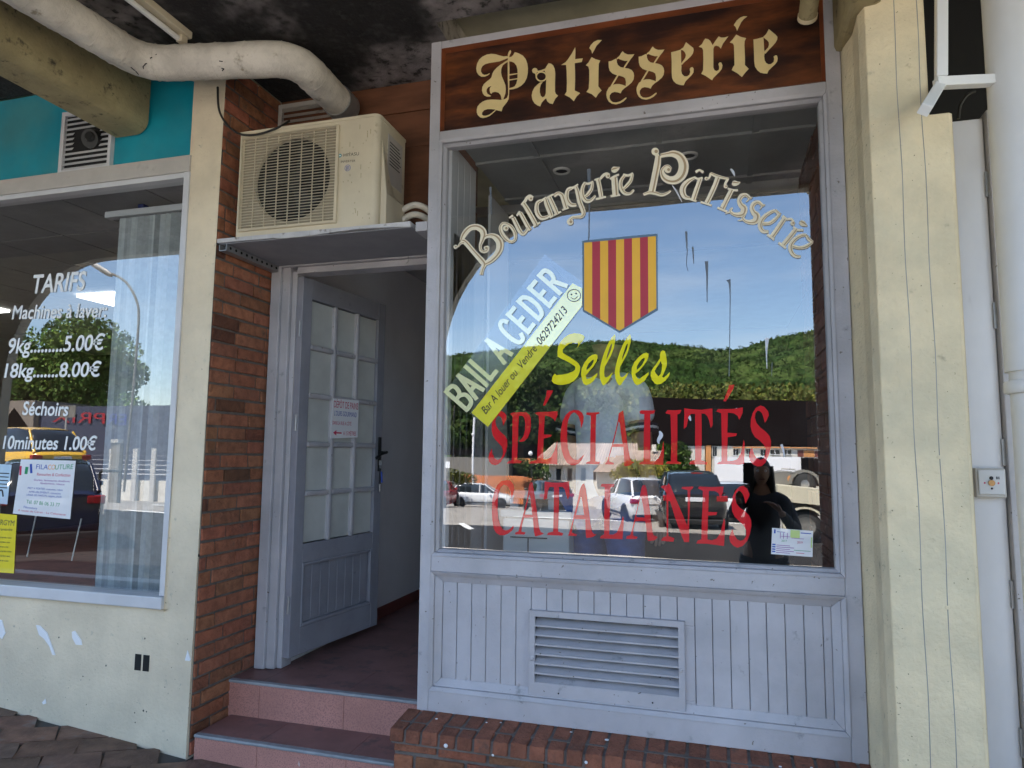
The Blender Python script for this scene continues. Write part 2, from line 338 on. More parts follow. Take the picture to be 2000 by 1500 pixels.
def sign_lettering(parent, y):
    mb = MB(); A = zmap(920, 80, 9.375, y); B = zmap(1020, 60, 8.8235, y); C = zmap(1170, 60, 10, y); D = zmap(1290, 20, 9.375, y); E_ = zmap(1400, 20, 10, y)
    g = lambda fm, o, *h: glyph(mb, fm, o, h)
    g(A, '665,275 600,283 520,265 450,243 370,235 290,248 210,285 150,340 110,420 95,500 105,570 140,625 190,655 250,655 310,630 345,600 335,592 290,615 240,620 205,600 182,560 185,510 210,460 260,425 330,405 430,390 520,375 600,345 680,310')
    g(A, '672,350 620,380 570,415 530,440 470,490 420,545 390,600 375,660 350,695 290,740 235,790 205,850 200,910 215,960 245,1000 290,1020 340,1020 370,1008 340,990 300,965 283,920 290,880 320,845 375,825 345,860 340,900 350,950 375,970 390,945 440,932 500,945 540,990 555,1040 555,1072 590,1072 610,1020 630,960 637,890 630,810 600,730 565,650 550,580 555,510 580,450 620,415 672,385')
    g(A, '720,165 735,190 730,220 710,255 697,300 705,500 700,900 695,1000 690,1060 660,1120 620,1170 580,1220 560,1290 520,1280 460,1265 440,1290 390,1335 340,1375 280,1400 220,1412 170,1400 125,1360 105,1310 105,1260 120,1200 160,1150 220,1105 290,1080 380,1072 470,1075 550,1080 620,1065 660,1040 680,980 680,880 672,700 670,500 675,300 672,250 690,200',
      '450,1257 380,1250 300,1250 240,1270 205,1310 200,1345 225,1368 270,1370 330,1350 390,1310')
    g(A, '698,300 740,290 775,255 800,205 870,225 950,270 1000,330 1030,410 1043,500 1040,590 1020,680 980,760 920,820 850,860 770,885 698,892 698,865 760,850 800,830 830,780 850,700 853,600 850,520 830,450 790,400 740,380 698,375')
    g(A, '693,610 855,590 855,607 693,637'); g(A, '693,705 855,680 855,700 693,727')
    g(B, '380,680 420,610 455,558 500,570 535,600 560,660 570,740 565,900 565,1050 580,1090 620,1120 570,1170 525,1265 470,1250 430,1215 412,1165 380,1190 335,1240 310,1305 260,1285 210,1250 175,1190 162,1120 175,1050 210,980 260,930 310,890 355,885 320,930 305,990 303,1060 320,1120 350,1148 385,1130 405,1080 410,950 415,800 410,740 395,715')
    stroke(mb, B, [(330+88*math.cos(t*math.pi/8), 790+78*math.sin(t*math.pi/8), 24) for t in range(17)], lay=.0007)
    disc(mb, B, 218, 690, 48, .0005); stroke(mb, B, [(262, 705, 24), (330, 692, 24), (400, 668, 30)], lay=.0009); stroke(mb, B, [(232, 730, 24), (243, 790, 22)], lay=.0004)
    g(B, '912,285 918,350 912,490 1045,475 1025,540 905,560 912,700 912,850 905,1030 1000,1075 940,1130 888,1215 820,1150 730,1105 765,1050 770,900 765,700 755,590 670,592 700,570 745,545 790,490 850,400')
    g(B, '1375,160 1300,160 1230,195 1180,250 1155,300 1190,340 1205,400 1245,330 1280,260 1330,210')
    g(B, '1195,455 1260,490 1345,515 1320,570 1315,700 1312,960 1370,1030 1310,1090 1270,1155 1200,1095 1105,1055 1145,1000 1155,850 1155,680 1140,620 1095,595 1140,550')
    for dx, dz in ((0, 0), (588, -92)):
        q = lambda s: [(x+dx, z+dz) for x, z in pts(s)]
        g(C, q('355,530 400,490 430,440 460,400 500,440 560,465 630,465 692,458 650,520 600,580 570,590 500,590 430,570 375,545'))
        g(C, q('185,600 240,590 330,545 345,560 350,620 370,670 420,710 500,725 580,740 640,770 675,820 685,880 675,950 640,1010 570,1070 500,1120 450,1165 420,1225 370,1205 300,1195 245,1215 210,1260 205,1310 225,1360 270,1395 330,1400 400,1385 460,1350 510,1310 535,1300 535,1325 480,1380 410,1420 330,1440 250,1425 190,1385 155,1320 142,1250 150,1190 190,1110 260,1060 330,1040 400,1040 470,1060 520,1080 525,1000 510,930 470,900 400,880 330,865 260,835 210,785 190,720'))
        stroke(mb, C, [(595+dx, 565+dz, 30), (490+dx, 725+dz, 28)], lay=.0008); stroke(mb, C, [(370+dx, 870+dz, 30), (240+dx, 1085+dz, 30)], lay=.0008)
        stroke(mb, C, [(350+dx, 552+dz, 26), (375+dx, 530+dz, 26)], lay=.0009)
    g(D, '195,770 260,755 330,735 375,720 375,780 380,960 385,1030 380,1110 395,1170 440,1210 490,1210 530,1180 545,1130 535,1075 560,1045 590,1042 610,1075 605,1140 570,1190 520,1240 460,1300 425,1375 360,1370 290,1345 240,1300 212,1240 205,1150 205,950 200,850')
    g(D, '370,715 420,680 445,630 468,585 510,620 560,660 600,690 608,730 595,790 560,840 500,900 440,950 395,1000 378,990 385,965 420,920 455,870 465,820 445,770 410,735 370,725')
    g(D, '700,670 760,620 790,560 820,520 870,530 910,560 940,610 955,640 1000,570 1065,480 1110,500 1170,500 1245,478 1190,550 1140,620 1105,705 1070,665 1020,650 985,665 968,710 968,850 968,1050 990,1100 1030,1115 1070,1090 1075,1040 1060,985 1085,955 1115,960 1135,1010 1125,1070 1090,1120 1010,1200 970,1240 945,1285 880,1240 820,1200 745,1165 780,1100 785,900 780,730 760,690')
    g(E_, '600,118 530,115 460,140 390,200 330,290 370,330 395,405 430,330 480,230 530,170')
    g(E_, '380,475 470,520 575,545 545,600 540,680 550,900 550,1070 625,1145 555,1220 490,1305 400,1230 290,1170 320,1105 345,1070 340,850 335,690 315,650 250,630 310,570')
    g(E_, '715,570 780,560 850,540 910,525 918,600 925,760 935,830 925,900 935,980 965,1030 1010,1055 1060,1050 1110,1010 1120,950 1110,905 1145,880 1175,885 1190,940 1180,1000 1140,1055 1050,1140 1010,1180 985,1238 920,1235 850,1220 790,1170 745,1100 730,1000 725,800')
    g(E_, '908,520 960,470 990,420 1015,370 1080,420 1150,480 1185,520 1180,570 1150,630 1090,700 1030,760 950,850 928,840 935,800 1000,730 1018,680 1015,630 985,590 908,530')
    return mb.build('lettering', m_gold, parent)

def arch_lettering(parent, y):
    Fm = zmap(880, 420, 11.11, y); G = zmap(1000, 330, 9.375, y); H = zmap(1120, 300, 10, y); I = zmap(1240, 270, 10.714, y); J = zmap(1370, 320, 11.54, y); K = zmap(1460, 370, 10, y)
    sJ = [(1150, 755, 14), (1090, 770, 60), (1000, 700, 70), (900, 730, 90), (850, 830, 90), (890, 930, 110), (960, 1010, 140), (930, 1120, 130), (830, 1150, 100), (720, 1130, 70), (650, 1060, 60), (700, 990, 30)]
    X = [(Fm, [[(250, 560, 80), (330, 600, 100), (520, 820, 100), (690, 1010, 115), (725, 1080, 95), (690, 1180, 70), (665, 1300, 70)],
        [(300, 590, 70), (220, 610, 50), (165, 690, 30)], [(235, 570, 70), (300, 420, 110), (420, 290, 110), (560, 260, 120), (680, 320, 130), (720, 420, 130), (690, 540, 90), (650, 660, 60), (660, 760, 60), (730, 800, 60), (800, 770, 60), (810, 710, 60), (770, 690, 50)],
        [(720, 500, 70), (830, 450, 80), (960, 470, 120), (1060, 580, 150), (1070, 720, 140), (1000, 860, 120), (880, 980, 110), (740, 1060, 90)],
        [(1210, 190, 60), (1320, 260, 70), (1400, 400, 70), (1400, 530, 60), (1310, 580, 60), (1190, 500, 80), (1105, 370, 80), (1090, 260, 70), (1140, 190, 60), (1215, 190, 60)]],
        [(110, 690, 45), (1200, 290, 60), (765, 720, 45)]),
     (G, [[(20, 890, 70), (80, 1010, 75), (140, 1130, 75), (200, 1190, 60), (260, 1140, 50), (290, 1080, 50)], [(-50, 900, 30), (20, 850, 40)], [(150, 800, 60), (190, 870, 70), (300, 1070, 70), (340, 1110, 60)], [(85, 860, 30), (150, 780, 40)], [(310, 1120, 30), (350, 1080, 30)],
        [(210, 630, 70), (300, 770, 80), (430, 1000, 80), (445, 1030, 70)], [(170, 660, 30), (240, 590, 50), (290, 510, 40), (340, 490, 35), (385, 530, 40)], [(390, 1060, 30), (515, 980, 30)],
        [(540, 580, 50), (470, 620, 60), (450, 720, 70), (470, 820, 80), (540, 900, 70), (630, 890, 60), (690, 850, 40)], [(610, 540, 60), (640, 650, 80), (700, 800, 80), (720, 860, 70)], [(690, 895, 30), (760, 850, 30)], [(470, 620, 40), (560, 570, 40), (630, 520, 30)],
        [(690, 520, 70), (750, 650, 75), (830, 830, 75)], [(640, 530, 30), (760, 465, 30)], [(770, 850, 30), (900, 780, 30)], [(770, 500, 50), (840, 450, 60), (910, 480, 70), (940, 560, 75), (990, 720, 75)], [(920, 755, 30), (1040, 710, 30)],
        [(1100, 360, 50), (1030, 380, 60), (1000, 480, 70), (1020, 590, 80), (1090, 660, 70), (1180, 660, 50)], [(1170, 330, 60), (1200, 420, 75), (1240, 600, 80), (1290, 730, 80), (1310, 810, 70), (1270, 870, 60), (1180, 880, 50), (1110, 890, 50), (1060, 930, 60)], [(1050, 350, 40), (1130, 340, 40), (1210, 280, 24)]],
        [(340, 545, 45), (1065, 970, 60)]),
     (H, [[(230, 570, 50), (190, 640, 60), (170, 740, 70), (190, 850, 75), (260, 930, 70), (350, 910, 55), (430, 820, 40)], [(200, 570, 40), (290, 590, 40), (390, 550, 40)], [(380, 560, 45), (350, 700, 60), (280, 800, 60), (225, 840, 40)],
        [(480, 510, 80), (510, 650, 80), (545, 850, 80)], [(440, 895, 35), (635, 845, 35)], [(410, 520, 30), (500, 490, 40)], [(520, 500, 40), (580, 430, 50), (650, 390, 40), (710, 420, 40)],
        [(800, 470, 110), (810, 620, 115), (825, 820, 115)], [(725, 835, 40), (910, 805, 40)], [(715, 500, 35), (800, 450, 40), (890, 410, 35)], [(740, 330, 50), (790, 320, 110), (850, 300, 80), (905, 265, 10)],
        [(1000, 430, 50), (940, 510, 60), (920, 610, 70), (950, 720, 75), (1020, 780, 65), (1110, 780, 50), (1180, 710, 40)], [(970, 410, 40), (1070, 430, 40), (1165, 385, 35)], [(1155, 400, 45), (1120, 530, 60), (1040, 630, 60), (955, 710, 40)]],
        [(670, 440, 45)]),
     (I, [[(490, 370, 110), (470, 550, 130), (420, 800, 130), (380, 1000, 130), (350, 1130, 130)], [(440, 320, 80), (480, 390, 80)],
        [(540, 370, 80), (680, 340, 90), (820, 330, 130), (950, 400, 160), (1020, 560, 190), (990, 740, 190), (880, 860, 170), (740, 880, 150), (620, 820, 130), (570, 700, 80), (620, 610, 60), (700, 590, 60), (760, 650, 50)],
        [(180, 1180, 50), (300, 1140, 60), (420, 1150, 70), (560, 1190, 60), (680, 1150, 50), (750, 1100, 40)],
        [(1270, 710, 50), (1350, 670, 40), (1430, 720, 50)], [(1250, 830, 50), (1120, 900, 80), (1020, 1010, 110), (1000, 1120, 110), (1050, 1230, 90), (1150, 1260, 60)], [(1370, 850, 80), (1300, 1050, 90), (1220, 1290, 90)], [(1130, 1270, 40), (1290, 1320, 40)], [(1240, 810, 40), (1310, 850, 40), (1420, 830, 40)]],
        [(425, 280, 80), (690, 660, 70)]),
     (J, [[(200, 210, 50), (320, 270, 70), (460, 310, 60), (620, 340, 40)], [(210, 220, 50), (180, 310, 40), (120, 340, 50)], [(590, 350, 50), (545, 430, 50), (530, 490, 50)], [(370, 310, 100), (300, 500, 100), (200, 720, 100), (120, 880, 100)], [(-20, 860, 40), (230, 940, 40)],
        [(680, 590, 100), (600, 750, 100), (475, 1000, 110)], [(360, 990, 45), (580, 1080, 45)], [(590, 560, 40), (700, 590, 40), (820, 600, 50)], [(690, 430, 60), (740, 440, 110), (810, 440, 80), (880, 410, 10)],
        sJ, [(640, 1085, 40), (580, 1110, 24), (530, 1130, 8)], [(1090, 770, 30), (1010, 860, 20)],
        [(x+285, z+165, q) for x, z, q in sJ], [(925, 1250, 40), (865, 1275, 24), (815, 1270, 8)], [(1375, 935, 30), (1320, 1030, 20)]], [(110, 335, 42), (545, 510, 45)]),
     (K, [[(540, 410, 50), (440, 450, 60), (330, 530, 70), (260, 630, 80), (250, 740, 80), (310, 820, 70), (410, 820, 45)], [(540, 400, 50), (590, 460, 60), (650, 490, 40)], [(620, 490, 50), (530, 590, 60), (430, 660, 60), (300, 670, 60)],
        [(720, 570, 80), (620, 720, 85), (480, 920, 85)], [(385, 880, 45), (520, 985, 40)], [(680, 520, 50), (760, 590, 50)], [(760, 590, 40), (850, 580, 40), (900, 630, 35)],
        [(950, 770, 80), (850, 900, 85), (700, 1080, 85)], [(605, 1040, 45), (750, 1150, 40)], [(890, 735, 40), (980, 790, 40), (1090, 795, 40)], [(1020, 630, 60), (1070, 660, 100), (1120, 690, 70), (1170, 715, 15)],
        [(1150, 890, 50), (1050, 900, 60), (930, 970, 70), (850, 1070, 80), (840, 1170, 80), (890, 1270, 70), (960, 1310, 60), (1040, 1310, 40)], [(1150, 900, 50), (1200, 980, 60), (1280, 1030, 40)], [(1270, 1030, 40), (1150, 1110, 70), (1020, 1140, 60), (880, 1110, 60)]],
        [(880, 660, 46)])]
    c, t, b = MB(), MB(), MB(); i = 0
    for fm, S_, Dd in X:
        for s in S_:
            i += 1; e = .00008*(i % 9)
            stroke(b, fm, s, 5, 7, add=5, lay=e); stroke(c, fm, s, k=1.1, lay=.0012+e)
            if max(p[2] for p in s) >= 58 and len(s) > 2: stroke(t, fm, s[:], k=.26, off=-.17, lay=.0024+e)
        for x, z, r in Dd:
            i += 1; e = .00008*(i % 9); disc(b, fm, x+5, z+7, r+3, e); disc(c, fm, x, z, r, .0012+e); disc(t, fm, x+r*.25, z, r*.45, .0024+e)
    b.build('lettering_edge', m_lbrown, parent); t.build('lettering_shade', m_ltan, parent); return c.build('arched_lettering', m_lcream, parent)

def name_lettering(parent, y):
    mb = MB(); Z = zmap(1070, 630, 8, y); g = lambda o, *h: glyph(mb, Z, o, h)
    g('450,400 480,350 470,320 400,315 330,335 270,380 230,430 235,470 280,505 350,545 420,590 480,640 505,690 500,760 470,840 410,910 330,955 230,975 150,970 90,950 60,910 75,840 110,795 130,820 220,815 320,795 390,765 425,740 432,710 420,680 360,640 270,590 200,560 155,530 150,460 160,380 190,310 250,240 330,185 410,165 500,175 555,195 575,220 560,270 500,340')
    g('740,495 775,505 778,550 760,610 710,690 640,770 590,830 610,880 660,870 720,830 780,785 770,830 720,910 660,960 600,980 560,960 530,890 520,800 530,720 570,630 630,550 690,505', '715,575 690,590 640,640 605,710 605,745 650,710 690,660 715,610')
    g('1045,180 1058,220 1050,300 1030,400 990,510 940,600 890,690 880,770 885,840 910,860 950,840 1015,775 990,840 940,920 890,975 860,985 840,950 815,880 808,780 820,680 845,580 880,470 930,350 990,240', '1000,325 1005,350 990,420 950,510 915,585 920,530 950,430 980,350')
    g('1285,180 1298,220 1295,300 1270,400 1230,510 1180,600 1130,690 1120,770 1130,840 1160,855 1200,830 1260,775 1235,840 1180,920 1140,975 1115,985 1085,950 1055,880 1045,780 1060,680 1085,580 1120,470 1170,350 1230,240', '1245,325 1250,350 1235,420 1195,510 1160,585 1165,530 1195,430 1225,350')
    g('1540,470 1572,490 1570,540 1545,600 1490,680 1420,760 1365,800 1390,860 1430,880 1500,830 1575,775 1570,820 1510,910 1440,965 1390,980 1350,950 1320,880 1305,790 1315,700 1350,620 1420,540 1490,485', '1500,550 1470,570 1420,630 1388,690 1390,740 1430,710 1480,650 1510,590 1515,560')
    g('1800,435 1830,450 1845,510 1860,600 1855,680 1830,750 1785,850 1810,860 1850,830 1905,775 1895,830 1840,905 1770,955 1710,970 1670,950 1630,900 1605,830 1612,770 1640,720 1700,640 1750,560 1755,490 1770,450', '1765,600 1735,650 1690,720 1668,755 1690,800 1730,840 1765,800 1780,740 1785,660')
    return mb.build('name_lettering', m_yel, parent)

def red_lettering(parent, y):
    mb = MB(); M_ = zmap(940, 750, 8.8235, y); N_ = zmap(1110, 780, 10, y); O_ = zmap(1290, 740, 7.895, y); P_ = zmap(945, 930, 9.09, y); Q_ = zmap(1110, 930, 10, y); R_ = zmap(1270, 930, 9.09, y)
    g = lambda fm, o, *h: glyph(mb, fm, o, h)
    g(M_, '375,725 365,650 345,580 300,545 260,580 245,640 255,710 290,780 350,840 410,890 445,960 450,1050 430,1160 390,1260 340,1340 290,1385 240,1400 180,1385 140,1340 120,1270 140,1200 180,1105 195,1200 230,1280 280,1310 330,1290 370,1220 375,1150 350,1080 300,1020 240,960 200,890 178,800 180,700 205,610 250,520 300,475 350,465 400,495 435,540 435,600 405,670')
    g(M_, '495,510 560,490 700,485 780,490 830,530 855,600 855,720 840,830 800,930 740,985 680,1000 650,985 690,950 730,890 755,790 760,680 745,590 715,550 650,545 640,700 635,900 625,1100 620,1300 700,1330 680,1365 440,1370 470,1325 525,1310 535,1000 540,560')
    g(M_, '920,500 1000,480 1150,480 1310,465 1315,530 1270,645 1240,600 1180,560 1095,545 1085,700 1078,870 1215,875 1200,910 1075,940 1070,1100 1068,1300 1120,1310 1200,1260 1260,1150 1310,980 1310,1385 1200,1375 1050,1365 820,1370 860,1330 960,1310 975,1000 995,700 990,550'); g(M_, '1130,110 1240,110 1220,160 1100,370 1065,370 1120,200')
    g(M_, '1720,770 1710,660 1680,560 1630,500 1590,490 1540,530 1500,620 1480,740 1478,900 1490,1100 1530,1230 1590,1300 1660,1310 1710,1270 1765,1220 1765,1240 1730,1310 1680,1370 1610,1400 1550,1400 1480,1360 1420,1260 1380,1120 1365,960 1370,800 1400,640 1450,540 1520,470 1600,445 1680,455 1740,500 1765,560 1760,650')
    g(N_, '350,300 355,255 460,255 600,250 610,275 545,300 535,600 535,900 530,1210 620,1220 600,1270 340,1260 360,1225 425,1205 430,800 440,320')
    g(N_, '1070,215 1090,330 1110,520 1140,740 1170,960 1210,1160 1240,1210 1290,1225 1200,1290 1110,1310 1090,1290 1090,1180 1075,930 860,930 800,1130 800,1210 890,1240 880,1275 715,1270 730,1240 770,1180 830,960 900,700 970,400 985,270 1030,240', '985,430 930,660 880,870 1060,870 1030,680 1005,470')
    g(N_, '1390,240 1420,215 1700,215 1670,280 1600,290 1600,700 1605,1210 1690,1210 1770,1150 1820,1000 1860,820 1870,1000 1850,1280 1600,1270 1380,1270 1410,1225 1470,1205 1475,700 1485,290 1400,280')
    g(O_, '80,520 110,480 220,485 325,475 300,535 260,550 260,900 255,1270 320,1290 310,1315 80,1310 100,1275 160,1270 165,900 155,550 85,535')
    g(O_, '365,455 500,470 650,475 800,455 805,710 775,760 755,650 720,570 680,535 630,535 635,700 635,1000 630,1255 725,1285 715,1320 440,1315 465,1270 535,1245 535,900 535,540 470,540 430,590 410,700 400,740 360,770 360,700 370,560')
    g(O_, '860,500 890,465 1100,465 1270,440 1265,530 1215,630 1190,570 1130,530 1040,520 1035,700 1030,830 1180,840 1165,880 1035,900 1030,1100 1032,1265 1100,1270 1180,1240 1240,1150 1285,940 1300,1000 1290,1310 1200,1325 1050,1315 870,1315 900,1280 940,1270 945,1000 940,700 935,530'); g(O_, '1060,95 1140,90 1120,160 1010,345 970,345 1020,220')
    g(O_, '1610,680 1590,600 1565,530 1530,495 1495,490 1465,530 1455,600 1480,680 1540,750 1620,810 1680,880 1705,960 1700,1060 1670,1180 1620,1290 1560,1345 1490,1350 1430,1320 1380,1260 1365,1190 1390,1080 1420,1070 1440,1150 1480,1220 1540,1250 1590,1230 1620,1150 1625,1080 1590,1010 1530,950 1460,900 1410,820 1390,730 1395,620 1420,530 1470,450 1540,410 1600,430 1660,500 1670,560 1640,630')
    g(P_, '490,395 475,260 420,170 350,150 300,200 265,300 248,450 245,600 258,750 290,870 340,950 400,965 460,940 520,880 535,910 500,970 430,1020 360,1050 290,1050 220,1010 175,930 150,780 140,600 150,420 190,260 240,160 310,90 400,70 470,80 520,140 540,220 520,330')
    g(P_, '860,105 880,200 910,400 940,600 960,760 985,930 1010,990 1070,1020 1000,1050 910,1070 890,990 870,735 715,740 680,870 665,985 740,1000 720,1035 550,1035 560,1000 615,980 660,800 720,600 770,380 800,180 820,120', '805,330 775,470 730,680 860,685 845,560 822,350')
    g(P_, '1080,95 1200,115 1400,115 1515,90 1520,350 1490,415 1460,330 1440,240 1400,190 1335,190 1335,500 1325,800 1320,985 1410,1015 1390,1055 1120,1045 1140,1005 1230,985 1240,600 1245,195 1170,190 1140,250 1120,400 1060,420 1075,300')
    g(Q_, '310,140 345,250 370,450 400,680 430,900 460,1080 500,1130 550,1145 470,1190 360,1210 345,1180 330,840 110,840 80,1000 70,1100 170,1140 150,1170 -10,1160 10,1125 50,1000 110,760 180,480 230,240 270,160', '245,400 200,560 150,760 310,760 290,600 260,420')
    g(Q_, '630,200 650,150 900,150 890,205 825,220 815,600 805,900 800,1140 880,1140 950,1100 1010,960 1065,780 1085,830 1060,1230 900,1225 620,1215 640,1165 700,1140 700,800 710,215')
    g(Q_, '1500,170 1530,250 1570,500 1600,720 1630,980 1660,1150 1750,1190 1690,1250 1570,1270 1550,1250 1520,980 1500,880 1310,880 1270,1050 1265,1160 1360,1190 1330,1225 1130,1225 1140,1170 1210,1150 1260,980 1320,720 1390,430 1430,240 1450,180', '1410,400 1370,570 1320,800 1490,810 1470,640 1430,430')
    g(R_, '190,190 220,165 310,160 320,120 360,170 440,370 540,600 620,790 660,890 670,700 665,400 665,250 555,220 570,190 770,185 740,235 710,250 705,500 690,800 690,1170 605,1170 520,960 440,730 350,440 320,440 320,700 320,1065 430,1100 410,1165 190,1145 220,1090 290,1065 290,600 290,300 240,230')
    g(R_, '845,215 870,185 1080,195 1300,185 1290,290 1250,390 1210,300 1150,265 1040,260 1035,450 1028,635 1190,640 1170,690 1025,700 1020,900 1015,1125 1090,1140 1180,1110 1250,1000 1310,750 1330,800 1310,1240 1200,1225 1000,1200 820,1195 840,1145 910,1120 915,800 930,500 935,260')
    g(R_, '1690,490 1670,390 1640,310 1600,265 1560,265 1520,310 1510,390 1530,480 1590,560 1680,620 1750,690 1790,780 1795,880 1770,1020 1720,1150 1640,1240 1550,1270 1480,1240 1420,1170 1405,1090 1430,1000 1460,940 1490,1040 1540,1120 1600,1150 1660,1130 1705,1060 1705,960 1660,880 1580,800 1500,720 1455,620 1445,500 1460,370 1510,260 1580,190 1650,170 1720,220 1765,330 1740,390')
    return mb.build('specialities_lettering', m_red, parent)
# ------------------------------------------------------------------ the setting: ground, paving, arcade
def gz(x): return .135 if x < -4.0 else (-.083*(x+2.37) if x < -2.37 else (-.02*min(1, (x+2.37)/.5)))
b = MB(); xs = [-12, -9, -4, -3.2, -2.37, -1.87, 0, 6]
for i in range(len(xs)-1):
    x0, x1 = xs[i], xs[i+1]; b.add([(x0, -2.75, gz(x0)-.012), (x1, -2.75, gz(x1)-.012), (x1, .6, gz(x1)-.012), (x0, .6, gz(x0)-.012)], [(0, 1, 2, 3)])
struct('pavement', b, m_soil)
b = MB(); rnd = random.Random(3)      # irregular stone setts over the joints, laid askew
ca, sa = math.cos(R(38)), math.sin(R(38))
for i in range(-26, 26):
    for j in range(-40, 40):
        u0, v0 = i*.24+(j % 2)*.12, j*.16
        q = [(u0+a+rnd.uniform(-.012, .012), v0+c+rnd.uniform(-.01, .01)) for a, c in ((.004, .004), (.236, .004), (.236, .156), (.004, .156))]
        q = [(-2.8+u*ca-v*sa, -1.0+u*sa+v*ca) for u, v in q]
        if min(p[1] for p in q) < -2.7 or max(p[1] for p in q) > .14 or min(p[0] for p in q) < -5 or max(p[0] for p in q) > 2: continue
        h = rnd.uniform(-.0015, .0015); t = rnd.uniform(.75, 1.2); b.col = (t*rnd.uniform(.9, 1.15), t, t*rnd.uniform(.9, 1.05), 1)
        b.prism([(x, y, gz(x)+h) for x, y in q], (0, 0, -.03))
struct('paving', b, m_pave, bevel=.004)
b = MB(); b.box(-60, 60, -4.6, -2.74, -.6, -.25); struct('kerb', b, mat('kerb_concrete', (.45, .43, .40), .9, var=.15, scale=3, bump=.4), bevel=.02)
m_road = mat('asphalt', (.29, .262, .225), .9, var=.15, scale=.8, bump=.3, bscale=60, dirt=(.34, .31, .27), dmix=(.45, .7), dscale=2)
m_line = mat('road_marking', (.75, .74, .70), .8, var=.08, scale=3)
b = MB(); m_shade_lane = mat('shade_toned_asphalt', (.03, .028, .027), .95, var=.2, scale=1.5, bump=.3, spec=.1)  # near-black tone paints the building's shade into this strip of ground
def strip(ys, x0=-400, x1=400): 
    for y0, y1 in zip(ys, ys[1:]): b.add([(x0, y0, gnd(y0)), (x0, y1, gnd(y1)), (x1, y1, gnd(y1)), (x1, y0, gnd(y0))], [(0, 1, 2, 3)])
strip([-4.6, -10.2], -6.6); struct('forecourt', b, mat('bounce_concrete', (.54, .48, .39), .9, var=.1, scale=.7, bump=.2)); b = MB(); strip([-4.6, -10.2], -400, -6.6); strip([-10.2, -15.4]); struct('road', b, m_shade_lane)  # pale strip added to bounce sunlight up onto the ceiling and air conditioner
b = MB(); strip([-15.4, -18.1, -40, -57, -330]); struct('car_park', b, m_road)
b = MB(); b.box(-900, 900, -1600, 60, -4, -3.3); struct('ground', b, mat('dry_grass', (.16, .14, .06), .95, var=.3, scale=.05))
b = MB()
for x0, y0, ln, an in ((-14.5, -14.6, 8, 12), (-15.5, -17.2, 9, 12), (-6.4, -14.8, 1.6, 60), (-3.5, -19.6, 6, 3), (2.5, -20.2, 5, 3)):
    M = Matrix.Translation((x0, y0, gnd(y0)+.02)) @ Matrix.Rotation(R(an), 4, 'Z'); b.box(-ln/2, ln/2, -.09, .09, .002, .006, M)
struct('parking_line', b, m_line)
# arcade: ceiling and the outer wall whose openings stand in the mirror image
b = MB(); b.box(-12, 7, -2.42, .0, 3.42, 3.6); b.box(-2.345, -1.2, .0, .46, 3.42, 3.6); struct('arcade_ceiling', b, m_ceil)
bays = []
def bay(x0, x1, zt, r, ex=2.2):
    p = [(x1, -.6), (x1, zt-.02), (x1-.02, zt)]
    for k in range(13):
        a = math.pi/2*k/12; p.append((x0+r-r*math.sin(a)**(2/ex), zt-r*1.15+r*1.15*math.cos(a)**(2/ex)))
    p.append((x0, -.6)); return p
A0 = rf(862, 600, -2.42); A1 = rf(1300, 392, -2.42); B0 = rf(12, 730, -2.42, .04); B1 = rf(330, 492, -2.42, .04)
zt = A1.z
for x0, x1, z in ((-10.4, B0.x-.75, zt), (B0.x-.05, A0.x-.62, B1.z), (A0.x-.03, .74, zt), (1.28, 4.6, zt)): bays.append([(x, -2.42, zz) for x, zz in bay(x0, x1, z, 1.25)])
b = MB(); b.prism([(-12, -2.42, -.6), (7, -2.42, -.6), (7, -2.42, 3.6), (-12, -2.42, 3.6)], (0, -.10, 0), bays)
m_arc = mat('arcade_render', (.50, .46, .37), .9, var=.1)
single('arcade_wall', b, m_arc, 'cream rendered arcade wall of round shouldered openings facing the car park', 'wall')
b = MB(); b.box(-12, 7, -2.72, 9, 3.605, 6.0)
single('upper_building', b, m_arc, 'upper storeys standing on the arcade above the shops', 'building')
# ------------------------------------------------------------------ bricks
def bricks(mb, mo, O, U, V, wu, hv, bl=.215, bh=.058, j=.012, th=.02, seed=1, tone=1.0, dk=0):
    """brick courses over a wu x hv field at O spanned by unit vectors U and V; th = how far bricks stand out along U x V"""
    O, U, V = Vector(O), Vector(U), Vector(V); Nn = U.cross(V); rr = random.Random(seed)
    mo.hexa([O, O+U*wu, O+U*wu+V*hv, O+V*hv], [p-Nn*.05 for p in (O, O+U*wu, O+U*wu+V*hv, O+V*hv)])
    v = j/2; row = 0
    while v < hv-.01:
        u = -rr.uniform(0, bl)
        while u < wu:
            u0, u1 = max(u, .0), min(u+bl+rr.uniform(-.02, .02), wu); ee = rr.uniform(-.003, .003)
            if u1-u0 > .015:
                t = tone*rr.uniform(.80, 1.14)*(.45 if rr.random() < dk else 1); mb.col = (t*rr.uniform(.92, 1.1), t*rr.uniform(.88, 1.08), t, 1)
                h = min(bh, hv-v); q = [O+U*u0+V*v, O+U*u1+V*v, O+U*u1+V*(v+h), O+U*u0+V*(v+h)]; q = [p-Nn*.002 for p in q]
                f = [p+Nn*(th+ee+rr.uniform(-.0015, .0015))+U*rr.uniform(-.003, .003)+V*rr.uniform(-.003, .003) for p in q]
                mb.hexa(q, f)
            u = u1+j
        v += bh+j
def brick_thing(name, label, loc, *fields, **kw):
    t = thing(name, label, 'brickwork', loc); m_, o_ = MB(), MB()
    for f in fields: bricks(m_, o_, *f, **kw)
    o_.build('mortar', m_mortar, t); m_.build('bricks', m_brick, t, bevel=.0045); return t
